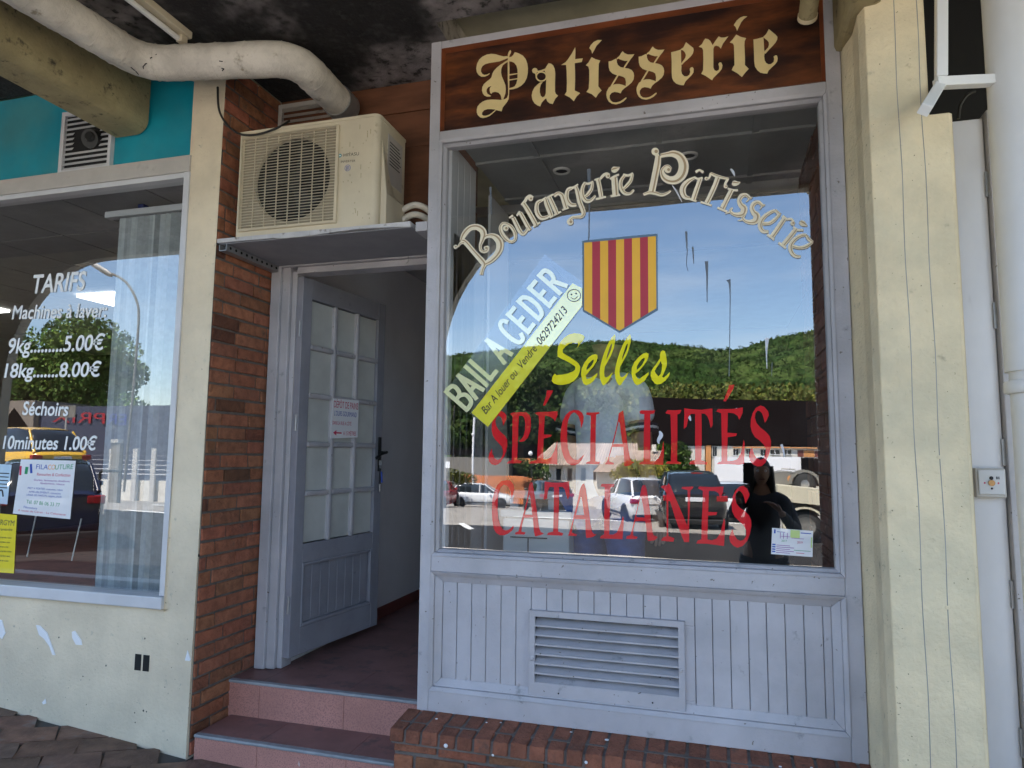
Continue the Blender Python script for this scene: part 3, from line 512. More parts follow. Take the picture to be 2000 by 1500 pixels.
brick_thing('brick_wall', 'red brick side wall between the cream corner and the grey door frame', (-2.36, .2, 0), ((-2.365, .004, 0), (0, 1, 0), (0, 0, 1), .456, 3.42), seed=5, dk=.04, tone=1.0, th=.011)
brick_thing('brick_pier', 'dark brick arcade pier seen mirrored at the right edge of the pastry window', (.8, -1.9, 0), ((.745, -1.47, -.1), (0, -1, 0), (0, 0, 1), .95, 3.5), ((.83, -1.47, -.1), (-1, 0, 0), (0, 0, 1), .08, 3.5), seed=9, bl=.22, bh=.07, tone=.6, dk=.1)
# plinth under the shop front: header course on top, stretchers below
t = thing('brick_plinth', 'low red brick plinth under the grey shop front panel', 'brickwork', (-.35, -.08, -.05)); m_, o_ = MB(), MB()
bricks(m_, o_, (-1.245, -.15, -.08), (1, 0, 0), (0, 0, 1), 1.77, .355, bl=.2, bh=.062, j=.014, th=.012, seed=21, tone=.85)
o_.box(-1.245, .52, -.105, -.0, -.08, .325)
rr = random.Random(4); x = -1.262
while x < .50:
    t_ = rr.uniform(.6, .9); m_.col = (t_*.95, t_*.9, t_, 1); wd = .062+rr.uniform(-.004, .004)
    lo = [(x, -.174, .270), (x+wd, -.174, .270), (x+wd, .005, .27), (x, .005, .27)]; dz = rr.uniform(-.004, .003)
    m_.hexa(lo, [(x, -.166, .318+dz), (x+wd, -.166, .318+dz), (x+wd, .005, .337), (x, .005, .337)]); x += wd+.011
o_.hexa([(-1.255, -.167, .262), (.50, -.167, .262), (.50, -.001, .262), (-1.255, -.001, .262)], [(-1.255, -.158, .312), (.50, -.158, .312), (.50, -.001, .331), (-1.255, -.001, .331)])
o_.build('mortar', m_mortar, t); m_.build('bricks', m_brick, t, bevel=.009)
sp = MB(); rr = random.Random(8)
for k in range(16):
    a = Vector((rr.uniform(-1.2, .4), -.1753, rr.uniform(.27, .315))) if k % 2 else Vector((rr.uniform(-1.2, .4), rr.uniform(-.15, -.03), .3385)); s_ = rr.uniform(.004, .009)
    sp.ball(a, s_, 5, (1, .3, .9) if k % 2 else (1, 1, .25))
sp.split('dropping', m_paper, t)
# ------------------------------------------------------------------ left wall, launderette window
wx1, wz0, wz1 = at(323, 1189).x, at(323, 1189).z, at(377, 303).z
b = MB(); b.prism([(-9, 0, -.2), (-2.368, 0, -.2), (-2.368, 0, 3.42), (wx1, 0, 3.42), (wx1, 0, wz0), (-9, 0, wz0)], (0, .3, 0))
t = thing('rendered_wall', 'cream rendered wall with peeled white patches below the launderette window', 'wall', (-3, 0, 0))
b.build('wall', m_cream, t, bevel=.012)
b = MB()
for P in ('-6,1208 4,1212 10,1236 12,1234 4,1248 -6,1240', '70,1221 78,1222 92,1236 100,1258 108,1280 102,1279 96,1262 86,1248 76,1240', '140,1234 146,1232 158,1250 160,1260 148,1259 141,1246', '366,1270 372,1288 370,1291 361,1290', '82,1372 88,1365 90,1374 84,1376'):
    b.prism([at(x, y, -.0035) for x, y in pts(P)], (0, .003, 0))
b.split('bare_patch', m_paper, t)
b = MB()
for x, y in ((264, 1277), (280, 1279)):
    p = at(x, y, -.002); q = at(x+10, y+33, -.002); b.box(p.x, q.x, -.002, .02, q.z, p.z)
b.split('vent_slot', m_dark, t)
b = MB()
for x, y, r in ((283, 1247, 2), (162, 1321, 1.6), (158, 1328, 1), (280, 1388, 2.2), (286, 1390, 1.6), (263, 1392, 1.5), (115, 1245, 2), (322, 1342, 1.2), (264, 1411, 1.5), (388, 1085, 3), (207, 1300, 2)):
    p = at(x, y, -.001); b.ball(p, r*.0019, 4, (1, .3, 1.3))
b.split('nail_hole', m_dark, t)
# teal fascia above the window
b = MB(); b.box(-9, wx1, .012, .03, wz1, 3.42); single('fascia_panel', b, m_teal, 'teal fascia panel above the launderette window with soot round its vent', 'panel')
t = thing('launderette_window', 'aluminium framed launderette window with white price lettering', 'window', (-3.6, .02, wz0))
fo = at(363, 347); fb = at(323, 1160)
b = MB(); b.box(-9, wx1, -.012, .08, fo.z+.028, wz1); b.build('top_frame', m_alu, t, bevel=.004)
b = MB(); b.box(-9, wx1-.03, -.004, .08, fo.z, fo.z+.0275); b.box(wx1-.034, wx1, -.010, .08, wz0+.06, fo.z+.0275); b.build('side_frame', m_alul, t, bevel=.003)
b = MB(); b.box(-9, wx1, -.03, .08, wz0, wz0+.058); b.build('sill', m_alul, t, bevel=.006)
b = MB(); b.add([(-9, .04, wz0+.05), (wx1-.03, .04, wz0+.05), (wx1-.03, .04, fo.z+.01), (-9, .04, fo.z+.01)], [(0, 1, 2, 3)]); b.build('pane', m_glass2, t)
b = MB(); y = .0375; BOLD[0] = .018
for s, p, q, h in (('TARIFS', (60, 573), (164, 566), 37), ('Machines à laver:', (23, 623), (207, 619), 27), ('9kg.........5.00€', (14, 690), (201, 683), 30), ('18kg.......8.00€', (8, 737), (194, 735), 28), ('Séchoirs', (43, 810), (132, 812), 27), ('10minutes 1.00€', (5, 876), (186, 879), 26)):
    textpx(b, s, p, q, h, y, .12)
BOLD[0] = 0.0; b.build('price_lettering', m_white, t)
# louvred vent in the fascia
def quadpx(P, y): return [at(x, z, y) for x, z in P]
t = thing('wall_vent', 'white louvred vent with a broken middle in the teal fascia', 'vent', tuple(at(170, 340)))
o = quadpx([(128, 222), (228, 262), (222, 326), (116, 343)], .0); p0, p1 = at(116, 343), at(224, 226)
x0, x1, z0, z1 = p0.x, p1.x, at(116, 343).z, at(126, 222).z
b = MB(); b.prism([(x0, .011, z0), (x1, .011, z0), (x1, .011, z1), (x0, .011, z1)], (0, -.022, 0), [[(x0+.022, .011, z0+.022), (x1-.022, .011, z0+.022), (x1-.022, .011, z1-.022), (x0+.022, .011, z1-.022)]])
b.build('frame', m_alul, t, bevel=.002); b = MB(); b.box(x0+.02, x1-.02, .006, .0105, z0+.02, z1-.02); b.build('cavity', m_dark, t)
b = MB(); n = 11; hh = (z1-z0-.044)/n
for k in range(n):
    zz = z0+.022+hh*k
    for xa, xb in (((x0+.022, x1-.022),) if not 4 <= k <= 7 else ((x0+.022, x0+.08), (x1-.09, x1-.022))):
        b.hexa([(xa, -.006, zz), (xb, -.006, zz), (xb, .004, zz+hh*.62), (xa, .004, zz+hh*.62)], [(xa, -.004, zz), (xb, -.004, zz), (xb, .006, zz+hh*.62), (xa, .006, zz+hh*.62)])
b.build('slats', m_alul, t)
b = MB(); c = at(183, 272, 0); b.tube([(c.x, .005, c.z), (c.x+.005, -.03, c.z-.01)], [.055, .05], 20); b.tube([(c.x+.01, -.03, c.z), (c.x+.012, -.045, c.z)], [.03, .022], 16); b.build('hose', m_black, t)
# ------------------------------------------------------------------ beam, pillar, pipes
t = thing('concrete_beam', 'stained ochre concrete beam with a rounded lower edge under the arcade ceiling', 'beam', (-2.93, -1.2, 3.09))
def beamsec(y):
    xl, xr, zb = -3.08, -2.835, 3.088; P = [(xl, 3.42), (xr, 3.42), (xr, zb+.07)]
    P += [(xr-.07+.07*math.cos(a*math.pi/12), zb+.07-.07*math.sin(a*math.pi/12)) for a in range(1, 7)]
    P += [(xl+.05-.05*math.sin(a*math.pi/12), zb+.05-.05*math.cos(a*math.pi/12)) for a in range(0, 7)]
    return [(x, y, z) for x, z in P]
b = MB(); b.prism(beamsec(-.0), (0, -2.42, 0)); b.build('beam', m_beam, t, bevel=.006)
t = thing('concrete_pillar', 'cream board marked concrete pillar right of the pastry shop front', 'pillar', (.66, -.15, 0))
P = [(.517, .05), (.517, -.035), (.535, -.12), (.530, -.24), (.545, -.285), (.60, -.292), (.782, -.292), (.795, -.28), (.795, .05)]
zn = at(1840, 222, -.292).z; xn = at(1808, 120, -.292).x
b = MB(); b.prism([(x, y, -.1) for x, y in P], (0, 0, zn+.1)); b.prism([(x if x < .7 else xn+(.006 if y > -.29 else 0), y, zn+.0002) for x, y in P], (0, 0, 3.06-zn)); b.build('shaft', m_pillar, t, bevel=.006)
b = MB()
for x in (.634, .704): b.tube(spline([(x+.002*math.sin(k*1.7+x*9), -.2915, -.1+k*.155) for k in range(21)], 3), .0016, 5)
b.split('board_joint', m_conc, t)
b = MB()
for x, zz in ((.690, 1.90), (.700, 1.42), (.702, .95), (.672, 2.75), (.672, 2.70)): b.tube([(x, -.2925, zz), (x, -.2945, zz)], [.0065, .005], 10)
b.split('plug', m_pillar, t)
b = MB(); b.box(.49, .60, -.36, .0, 2.99, 3.42); b.box(.605, .76, -.33, .0, 3.062, 3.42); b.split('capital', m_beam, t, bevel=.02)
t = thing('stub_pipe', 'short cream drain pipe stub in front of the sign board corner', 'pipe', tuple(at(1575, 40, -.12)))
b = MB(); p = at(1577, 34, -.11); b.tube([p+Vector((0, -.35, .1)), p+Vector((0, -.1, .03)), p], .034, 16); b.build('pipe', m_beam, t)
b = MB(); b.tube([p+Vector((0, -.012, .004)), p+Vector((0, .003, -.001))], .0365, 16); b.build('collar', m_pillar, t)
# duct
def arcpath(P, r, n=6):
    P = [Vector(p) for p in P]; out = [P[0]]
    for i in range(1, len(P)-1):
        a = (P[i-1]-P[i]).normalized()*r; c = (P[i+1]-P[i]).normalized()*r
        for k in range(n+1):
            s = k/n; out.append((P[i]+a)*(1-s)**2+P[i]*2*s*(1-s)+(P[i]+c)*s*s)
    out.append(P[-1]); return out
t = thing('ventilation_duct', 'fat cream plastered duct bending along the ceiling down to the louvre behind the air conditioner', 'duct', (-2.2, -.2, 3.2))
DP = [(-2.80, -2.42, 3.27), (-2.59, -.283, 3.27), (-1.85, -.146, 3.262), (-1.875, .36, 3.27)]
dpth = arcpath(DP, .13, 8); rr = random.Random(2); fine = []
for i in range(len(dpth)-1):
    n = max(1, int((dpth[i+1]-dpth[i]).length/.02))
    for k in range(n): fine.append(dpth[i].lerp(dpth[i+1], k/n))
fine.append(dpth[-1])
b = MB(); b.tube(fine[:-4], [.081+rr.uniform(-.0016, .0016) for _ in fine[:-4]], 28); b.build('sleeve', m_duct, t)
b = MB()
for k in range(8, len(fine)-12, 7):
    b.tube([fine[k]-(fine[k+1]-fine[k])*.12, fine[k], fine[k]+(fine[k+1]-fine[k])*.12], [.0815, .0838, .0815], 28, False)
b.split('seam_ring', m_duct, t); b = MB(); b.tube(fine[-6:], .086, 28); b.build('collar', m_galv, t)
cr_ = MB()
for i0, a0, n, dk in ((0, 0, 0, 0),):
    pass
for cx, cy, L_ in ((262, 138, 34), (284, 128, 26), (300, 112, 22), (430, 118, 20), (434, 134, 16), (640, 122, 18)):
    P_ = []
    for k in range(5):
        P_.append((cx+rr.uniform(-4, 4)+(k-2)*L_/9, cy+rr.uniform(-3, 3)+(k-2)*L_/6*(1 if cx % 4 else -1)*.6))
    for k in range(4):                   # hairline cracks on the near side of the sleeve
        ends = []
        for x, z in (P_[k], P_[k+1]):
            d = ray(x, z); best = None
            for s in range(140):
                q = CAM+d*(1.9+s*.01)
                dd = min((q-f).length for f in fine)
                if dd < .0825: best = q; break
            if best is not None: ends.append(best-d*.003)
        if len(ends) == 2: cr_.tube(ends, .0022, 5)
cr_.split('crack', m_dark, t)
t = thing('ceiling_tube_light', 'unlit white fluorescent tube holder fixed to the sooty ceiling', 'light', (-2.5, -.6, 3.38))
e = at(365, 88, -.2); k = 3.36; Y1 = (k-1.42)/((at(365, 88, 0).z-1.42)/2.8)-2.8; X1 = at(365, 88, Y1).x
b = MB(); b.box(X1-.03, X1+.03, Y1-1.25, Y1, 3.385, 3.42); b.build('batten', m_ac, t, bevel=.004)
b = MB(); b.tube([(X1-.01, Y1-1.2, 3.368), (X1-.01, Y1-.04, 3.368)], .013, 12); b.build('tube', m_white, t)
b = MB(); b.box(X1-.02, X1+.015, Y1-.05, Y1-.012, 3.352, 3.386); b.build('end_cap', m_ac, t, bevel=.003)
# ------------------------------------------------------------------ pastry shop front
t = thing('shop_front', 'lilac grey timber shop front with a brown pastry sign board and a big display window', 'shop front', (-.35, .03, .334)); sf = t
XL, XI, XJ, XR = -1.221, -1.170, .459, .515
b = MB()
b.box(XL, XI, 0, .09, .334, 3.324); b.box(XJ, XR, 0, .09, .334, 3.324)
b.box(XI, XJ, .001, .09, 3.287, 3.324); b.box(XI, XJ, .001, .09, 2.842, 2.886); b.box(XI, XJ, .001, .09, .912, .978); b.box(XI, XJ, .001, .09, .334, .420)
b.build('frame', m_paint, t, bevel=.004)
def ring(mb, x0, x1, z0, z1, wv, y0, y1, yb=None):
    """mitred moulding round an opening"""
    yb = y1 if yb is None else yb
    o = [(x0, z0), (x1, z0), (x1, z1), (x0, z1)]; i = [(x0+wv, z0+wv), (x1-wv, z0+wv), (x1-wv, z1-wv), (x0+wv, z1-wv)]
    for k in range(4):
        a, c, d, e = o[k], o[(k+1) % 4], i[(k+1) % 4], i[k]
        mb.hexa([(a[0], y0, a[1]), (c[0], y0, c[1]), (d[0], yb, d[1]), (e[0], yb, e[1])], [(a[0], y1+.02, a[1]), (c[0], y1+.02, c[1]), (d[0], y1+.02, d[1]), (e[0], y1+.02, e[1])])
b = MB(); ring(b, XI, XJ, .978, 2.842, .013, -.006, .03, .002); ring(b, XI+.0135, XJ-.0135, .9915, 2.8285, .012, .016, .05, .03)
b.build('glazing_bead', m_paint, t, bevel=.002)
b = MB(); ring(b, XI, XJ, .42, .912, .016, -.007, .03, .004); ring(b, XI+.0165, XJ-.0165, .4365, .8955, .03, .012, .03, .028); b.build('panel_moulding', m_paint, t, bevel=.002)
b = MB(); x = XI+.047; k = 0; ga, gb = at(1032, 1194), at(1339, 1390); gx0, gx1, gz0, gz1 = ga.x, gb.x, .4445, .777
rr = random.Random(11)
while x < XJ-.048:
    x1 = min(x+.0655, XJ-.046); dy = rr.uniform(-.0008, .0008)
    if x1 < gx0+.02 or x > gx1-.02: b.box(x+.0008, x1-.0014, .030+dy, .05, .44, .895)
    else: b.box(x+.0008, x1-.0014, .030+dy, .05, .44, gz0+.035); b.box(x+.0008, x1-.0014, .030+dy, .05, gz1-.018, .895)
    if x < gx0+.02 < x1 and x1 >= gx0+.02: b.box(x+.0008, gx0+.02, .030+dy, .05, gz0+.0352, gz1-.0182)
    if x < gx1-.02 < x1: b.box(gx1-.02, x1-.0014, .030+dy, .05, gz0+.0352, gz1-.0182)
    x = x1
b.build('matchboard', m_paint, t, bevel=.0022, segs=1)
b = MB(); b.prism([(XI, .0505, .43), (XJ, .0505, .43), (XJ, .0505, .90), (XI, .0505, .90)], (0, .01, 0), [[(gx0+.015, .0505, gz0+.02), (gx1-.015, .0505, gz0+.02), (gx1-.015, .0505, gz1-.012), (gx0+.015, .0505, gz1-.012)]]); b.build('board_backing', m_ink, t)
b = MB(); ring(b, XI, XJ, 2.886, 3.287, .012, .002, .03, .022); b.build('sign_edge', m_signedge, t)
b = MB(); b.box(XI+.01, XJ-.01, .026, .05, 2.895, 3.278); sb = b.build('sign_board', m_sign, t); sign_lettering(sb, .0248)
b = MB(); b.add([(XI+.02, GL, .99), (XJ-.02, GL, .99), (XJ-.02, GL, 2.835), (XI+.02, GL, 2.835)], [(0, 1, 2, 3)])
pane = b.build('window_pane', m_glass, t)
arch_lettering(pane, GL-.002); name_lettering(pane, GL-.002); red_lettering(pane, GL-.002)
ORG_sh = MB(); y = GL-.0016
def sh(mb, P, yy): mb.poly([at(x, z, yy) for x, z in P])
b = MB(); sh(b, [(1137, 470), (1284, 456), (1285, 606), (1210, 650), (1138, 608)], y); em = b.build('shield_outline', m_shB, pane)
tl, tr, bl, br, tip = (1141, 474), (1281, 461), (1141, 605), (1282, 602), (1210, 646)
def lp(a, c, s): return (a[0]+(c[0]-a[0])*s, a[1]+(c[1]-a[1])*s)
def low(s):
    x = bl[0]+(br[0]-bl[0])*s
    return (x, bl[1]+(tip[1]-bl[1])*(x-bl[0])/(tip[0]-bl[0])) if x < tip[0] else (x, tip[1]+(br[1]-tip[1])*(x-tip[0])/(br[0]-tip[0]))
by, brd = MB(), MB()
for k in range(9):
    s0, s1 = k/9, (k+1)/9; P = [lp(tl, tr, s0), lp(tl, tr, s1), low(s1)]
    if low(s0)[0] < tip[0] < low(s1)[0]: P.append(tip)
    P.append(low(s0)); sh(by if k % 2 == 0 else brd, P, y-.0004)
by.build('yellow_stripe', m_shY, em); brd.build('red_stripe', m_shR, em)
# paint runs and smears on the pane
m_smear = mat('grey_smear', (.12, .14, .17), .6); m_smearw = mat('white_smear', (.6, .62, .68), .6)
b = MB(); bw = MB(); rr = random.Random(5)
for P in ([(1340, 452, 5), (1342, 490, 2), (1341, 515, 1.5), (1344, 530, 1)], [(1353, 482, 4), (1355, 515, 1.2)], [(1380, 510, 7), (1381, 545, 3.5), (1381, 590, 1.5)], [(1423, 546, 8), (1426, 570, 2.5), (1425, 680, 1.5), (1424, 735, 2)], [(1150, 330, 7), (1151, 400, 3), (1150, 470, 2.5)], [(958, 365, 4), (959, 420, 1.5)], [(1508, 708, 1.5), (1507, 735, 1)]):
    stroke(b, lambda x, z: at(x, z, GL-.0009), P)
for P in ([(1498, 660, 8), (1497, 690, 3), (1498, 720, 1.5)], [(1288, 842, 3), (1291, 850, 8), (1286, 860, 6), (1287, 867, 2)], [(1340, 808, 3), (1346, 814, 6), (1349, 822, 2)], [(1438, 797, 3), (1441, 806, 4), (1444, 815, 2)], [(1526, 868, 5), (1530, 880, 4), (1532, 893, 1)], [(1427, 330, 3), (1432, 336, 5), (1435, 345, 1)], [(1313, 362, 2), (1322, 375, 3), (1332, 395, 1)]):
    stroke(bw, lambda x, z: at(x, z, GL-.0012), P)
b.split('paint_run', m_smear, pane); bw.split('dropping', m_smearw, pane)
# low louvred grille
ga, gb = at(1032, 1194), at(1339, 1390); gx0, gx1, gz0, gz1 = ga.x, gb.x, .4445, .777
t = thing('floor_vent', 'lilac grey louvred grille screwed to the boarded panel below the pastry window', 'vent', (gx0, 0, gz0))
b = MB(); iw = .024; b.prism([(gx0, .029, gz0), (gx1, .029, gz0), (gx1, .029, gz1), (gx0, .029, gz1)], (0, -.017, 0), [[(gx0+iw, .029, gz0+iw*1.9), (gx1-iw, .029, gz0+iw*1.9), (gx1-iw, .029, gz1-iw), (gx0+iw, .029, gz1-iw)]])
b.build('frame', m_paint, t, bevel=.003); b = MB(); n = 7; z0, z1 = gz0+iw*1.9, gz1-iw; hh = (z1-z0)/n
for k in range(n):
    zz = z0+k*hh; xa, xb = gx0+iw-.001, gx1-iw+.001
    b.hexa([(xa, .014, zz-.002), (xb, .014, zz-.002), (xb, .060, zz+hh*.62), (xa, .060, zz+hh*.62)], [(xa, .014, zz+.004), (xb, .014, zz+.004), (xb, .060, zz+hh*.66), (xa, .060, zz+hh*.66)])
b.build('slats', m_paint, t); b = MB(); b.box(gx0+.016, gx1-.016, .066, .07, gz0+.021, gz1-.013); b.build('cavity', m_dark, t)
b = MB()
for fx, fz in ((.19, .955), (.79, .955), (.02, .42), (.975, .45)):
    b.ball((gx0+(gx1-gx0)*fx, .0115, gz0+(gz1-gz0)*fz), .0085, 6, (1, .5, 1))
b.split('screw', m_paint, t); b = MB()
for fx, fz in ((.20, .045), (.80, .055)): b.ball((gx0+(gx1-gx0)*fx, .0118, gz0+(gz1-gz0)*fz), .0035, 5, (1, .3, 1))
b.split('screw_hole', m_dark, t)
# for sale sheet taped inside the glass
m_film = glass('clear_film', .08, .4, (.90, .93, .97), .15)
t = thing('for_sale_sheet', 'tilted clear sheet reading BAIL A CEDER above a handwritten pale yellow strip', 'notice', tuple(at(1010, 660, .0452)))
b = MB(); b.poly([at(x, z, .0452) for x, z in ((1064, 497), (1137, 551), (1137, 600), (952, 835), (868, 768))]); b.build('film', m_film, t)
m_ply = glazed('pale_yellow_print', (.88, .80, .07), .24)
b = MB(); b.poly([at(x, z, .0442) for x, z in ((1118, 553), (1137, 563), (1137, 597), (953, 834), (921, 806))]); b.build('yellow_strip', m_ply, t)
b = MB(); O = Vector((913, 799)); U = Vector((188, -235)); V = Vector((-41, -36)); k = [0]
def lm(x, z): q = O+U*x+V*z; return at(q.x, q.y, .0438)
GLY = {'B': [[(0, 0), (0, 1)], [(0, 1), (.7, .95), (.85, .76), (.6, .55), (0, .53)], [(.5, .53), (.9, .4), (.95, .2), (.7, .03), (0, 0)]], 'A': [[(0, 0), (.5, 1)], [(.5, 1), (1, 0)], [(.2, .32), (.8, .32)]], 'I': [[(.5, 0), (.5, 1)]], 'L': [[(.1, 1), (.1, 0)], [(.1, .04), (.95, .04)]],
       'C': [[(.95, .8), (.75, .98), (.35, .98), (.08, .75), (.06, .3), (.3, .03), (.75, .03), (.97, .22)]], 'E': [[(.1, 0), (.1, 1)], [(.1, .96), (.9, .96)], [(.1, .5), (.75, .5)], [(.1, .04), (.92, .04)]], 'D': [[(.1, 0), (.1, 1)], [(.1, .96), (.6, .95), (.92, .7), (.92, .3), (.6, .05), (.1, .04)]], 'R': [[(.1, 0), (.1, 1)], [(.1, .96), (.7, .95), (.9, .75), (.7, .5), (.1, .48)], [(.5, .48), (.98, 0)]]}
for ch, c in zip('BAILACEDER', (.03, .125, .2, .275, .42, .565, .665, .775, .885, .99)):
    for s in GLY[ch]:
        k[0] += 1; wv = .072
        stroke(b, lambda x, z: lm(c-wv/2+x*wv, z), [(x, z, .2*(1.0 if True else 1)) for x, z in s], lay=.0001*(k[0] % 5)) if False else None
        P = [((O+U*(c-wv/2+x*wv)+V*z).x, (O+U*(c-wv/2+x*wv)+V*z).y, 8.5) for x, z in s]
        if len(P) == 2:
            d = Vector((P[1][0]-P[0][0], P[1][1]-P[0][1])).normalized()*3; P = [(P[0][0]-d.x, P[0][1]-d.y, 8.5), (P[1][0]+d.x, P[1][1]+d.y, 8.5)]
        stroke(b, lambda x, z: at(x, z, .0434), P, lay=.0001*(k[0] % 5))
b.build('sale_lettering', glazed('pale_lettering_print', (.84, .84, .5), .22), t)
b = MB(); A_, C_ = at(952, 812, .0424), at(1124, 595, .0424); up = at(940, 802, .0424)-A_
text(b, 'Bar A louer ou  Vendre  0629724213', A_+up*.25, (C_-A_)*.93, up*1.0, .25)
for cx, cy, r in ((1121, 577, 13),):
    P = [(cx+r*math.cos(a*math.pi/8), cy+r*.9*math.sin(a*math.pi/8), 1.2) for a in range(17)]
    stroke(b, lambda x, z: at(x, z, .0422), P); disc(b, lambda x, z: at(x, z, .0422), cx-5, cy-2, 1.6); disc(b, lambda x, z: at(x, z, .0422), cx+4, cy-4, 1.6)
    stroke(b, lambda x, z: at(x, z, .0422), [(cx-6, cy+4, 1), (cx+1, cy+7, 1.2), (cx+7, cy+2, 1)])
b.build('handwriting', m_ink, t)
t = thing('window_sticker', 'small white leaflet with yellow and blue print in the lower right corner of the pane', 'sticker', tuple(at(1546, 1060, .047)))
y = .0475; Q = [(1508, 1031), (1588, 1037), (1587, 1088), (1506, 1082)]
def bil(u, v, yy): return at(*lp(lp(Q[3], Q[2], u), lp(Q[0], Q[1], u), v), yy)
def patch(mb, u0, u1, v0, v1, yy): mb.poly([bil(u0, v0, yy), bil(u1, v0, yy), bil(u1, v1, yy), bil(u0, v1, yy)])
m_lime = mat('lime_print', (.55, .68, .25), .7)
b = MB(); patch(b, 0, 1, 0, 1, y); b.build('sheet', m_pgl, t); b = MB(); patch(b, .45, .68, .68, .98, y-.0004); patch(b, .95, .985, .35, .75, y-.0004); b.split('yellow_print', m_lime, t)
b = MB(); patch(b, .05, .09, .80, .95, y-.0006); patch(b, .12, .32, .86, .88, y-.0006); patch(b, .70, .96, .87, .905, y-.0006)
for k_ in range(4): patch(b, .02, .10, .08+.09*k_, .13+.09*k_, y-.0006)
b.split('blue_print', m_inkB, t); b = MB()
for k_ in range(5): patch(b, .12, .45+.1*(k_ % 2), .07+.07*k_, .09+.07*k_, y-.0006)
for x_ in (.2, .28, .37): patch(b, x_, x_+.012, .62, .85, y-.0006)
patch(b, .22, .44, .70, .715, y-.0006); patch(b, .48, .78, .66, .675, y-.0006); b.split('grey_print', m_inkP, t); b = MB()
text(b, '2019', bil(.62, .48, y-.0006), bil(.75, .48, y-.0006)-bil(.62, .48, y-.0006), bil(.62, .57, y-.0006)-bil(.62, .48, y-.0006)); b.build('red_print', m_inkR, t); b = MB(); patch(b, .6, .8, .10, .12, y-.0006); b.build('red_line', m_inkR, t); b = MB(); text(b, '2017', bil(.24, .50, y-.0006), bil(.37, .50, y-.0006)-bil(.24, .50, y-.0006), bil(.24, .58, y-.0006)-bil(.24, .50, y-.0006)); b.build('green_print', m_inkG, t); b = MB(); patch(b, .55, .95, .20, .22, y-.0006); b.build('green_line', m_inkG, t)
# ------------------------------------------------------------------ recess: steps, door frame, open door
t = thing('entrance_steps', 'two red tiled entrance steps with grey nosings', 'steps', (-1.9, .1, -.05))
for zt_, y0, y1, zb, yj in ((.104, 0.0, .262, -.1, 0), (.273, .252, .62, .09, .252)):
    b = MB(); xs = [-2.362, -2.18, -1.71, -1.24, -1.2] if y0 > .1 else [-2.34, -2.0, -1.55, -1.1]; x_end = xs[-1]
    for i in range(len(xs)-1): b.box(xs[i]+.001, xs[i+1]-.001, y0+.006, y0+.02, zb, zt_-.014)
    b.build('riser', m_tile, t, bevel=.001)
    b = MB(); b.box(xs[0], x_end, y0-.002, y0+.03, zt_-.014, zt_+.001); b.build('nosing', m_nosing, t, bevel=.005)
    b = MB()
    for i in range(len(xs)-1): b.box(xs[i]+.0008, xs[i+1]-.0008, y0+.031, y1, zt_-.014, zt_)
    b.build('tread', m_tiletop, t, bevel=.001); b = MB(); b.box(xs[0]+.003, x_end, y0+.02, y1, zb, zt_-.015); b.build('core', m_mortar, t)
t = thing('door_frame', 'worn lilac grey timber door frame in the brick recess', 'door frame', (-1.7, .45, .27))
b = MB(); b.box(-2.345, -2.285, .43, .56, .276, 2.44); b.box(-2.284, -2.235, .448, .56, .276, 2.44); b.box(-2.234, -2.205, .47, .56, .276, 2.42); b.build('jamb', m_paint, t, bevel=.004)
b = MB(); b.box(-2.345, -1.15, .435, .56, 2.441, 2.47); b.box(-2.2, -1.15, .46, .56, 2.405, 2.44); b.build('lintel', m_paint, t, bevel=.003)
b = MB(); b.box(-1.20, -1.13, .1, .56, .276, 2.44); b.build('post', m_paint, t, bevel=.003)
hd = Vector((-2.204, .475, .33)); fr = Vector((-2.10, 1.275, .33)); du = (fr-hd).normalized(); ang = math.atan2(du.y, du.x)
t = thing('shop_door', 'grey glazed door standing open into the shop with fifteen panes above a boarded panel', 'door', tuple(hd)); ORG[t.name] = Vector((0, 0, 0)); t.rotation_euler.z = ang
W, Hh = .806, 2.06; th = .042
def dbox(mb, u0, u1, z0, z1, a=0, c=th): mb.box(u0, u1, -c, -a, z0, z1)   # local: u along the leaf, -y towards the street side
gu0, gu1, gz0_, gz1_ = .08, .73, .585, 1.945
b = MB(); dbox(b, 0, gu0, 0, Hh); dbox(b, gu1, W, 0, Hh); dbox(b, gu0, gu1, gz1_, Hh, .001, th-.001); dbox(b, gu0, gu1, .485, gz0_, .001, th-.001); dbox(b, gu0, gu1, 0, .145, .001, th-.001); b.build('leaf_frame', m_doorp, t, bevel=.003)
b = MB(); cw = (gu1-gu0)/3; chh = (gz1_-gz0_)/5; mw = .030
def bar(mb, u0, u1, z0, z1):            # chamfered glazing bar
    e = .007; mb.hexa([(u0, -.003, z0), (u1, -.003, z0), (u1, -.003, z1), (u0, -.003, z1)], [(u0, -.046, z0), (u1, -.046, z0), (u1, -.046, z1), (u0, -.046, z1)])
for i in (1, 2): bar(b, gu0+cw*i-mw/2, gu0+cw*i+mw/2, gz0_, gz1_)
for j in (1, 2, 3, 4):
    for i in range(3): bar(b, gu0+cw*i+(mw/2+.0005 if i else 0), gu0+cw*(i+1)-(mw/2+.0005 if i < 2 else 0), gz0_+chh*j-mw/2, gz0_+chh*j+mw/2)
b.build('glazing_bars', m_paint, t, bevel=.009)  # lighter paint stands in for sky light on the bars
for i in range(3):
    for j in range(5):
        b = MB(); b.box(gu0+cw*i+.006, gu0+cw*(i+1)-.006, -.024, -.018, gz0_+chh*j+.006, gz0_+chh*(j+1)-.006); b.build('pane', m_frost, t)
b = MB(); u = gu0+.02; 
while u < gu1-.03: dbox(b, u+.001, min(u+.074, gu1-.02), .165, .465, .012, .03); u += .075
b.build('boarded_panel', m_doorp, t, bevel=.003)
b = MB()
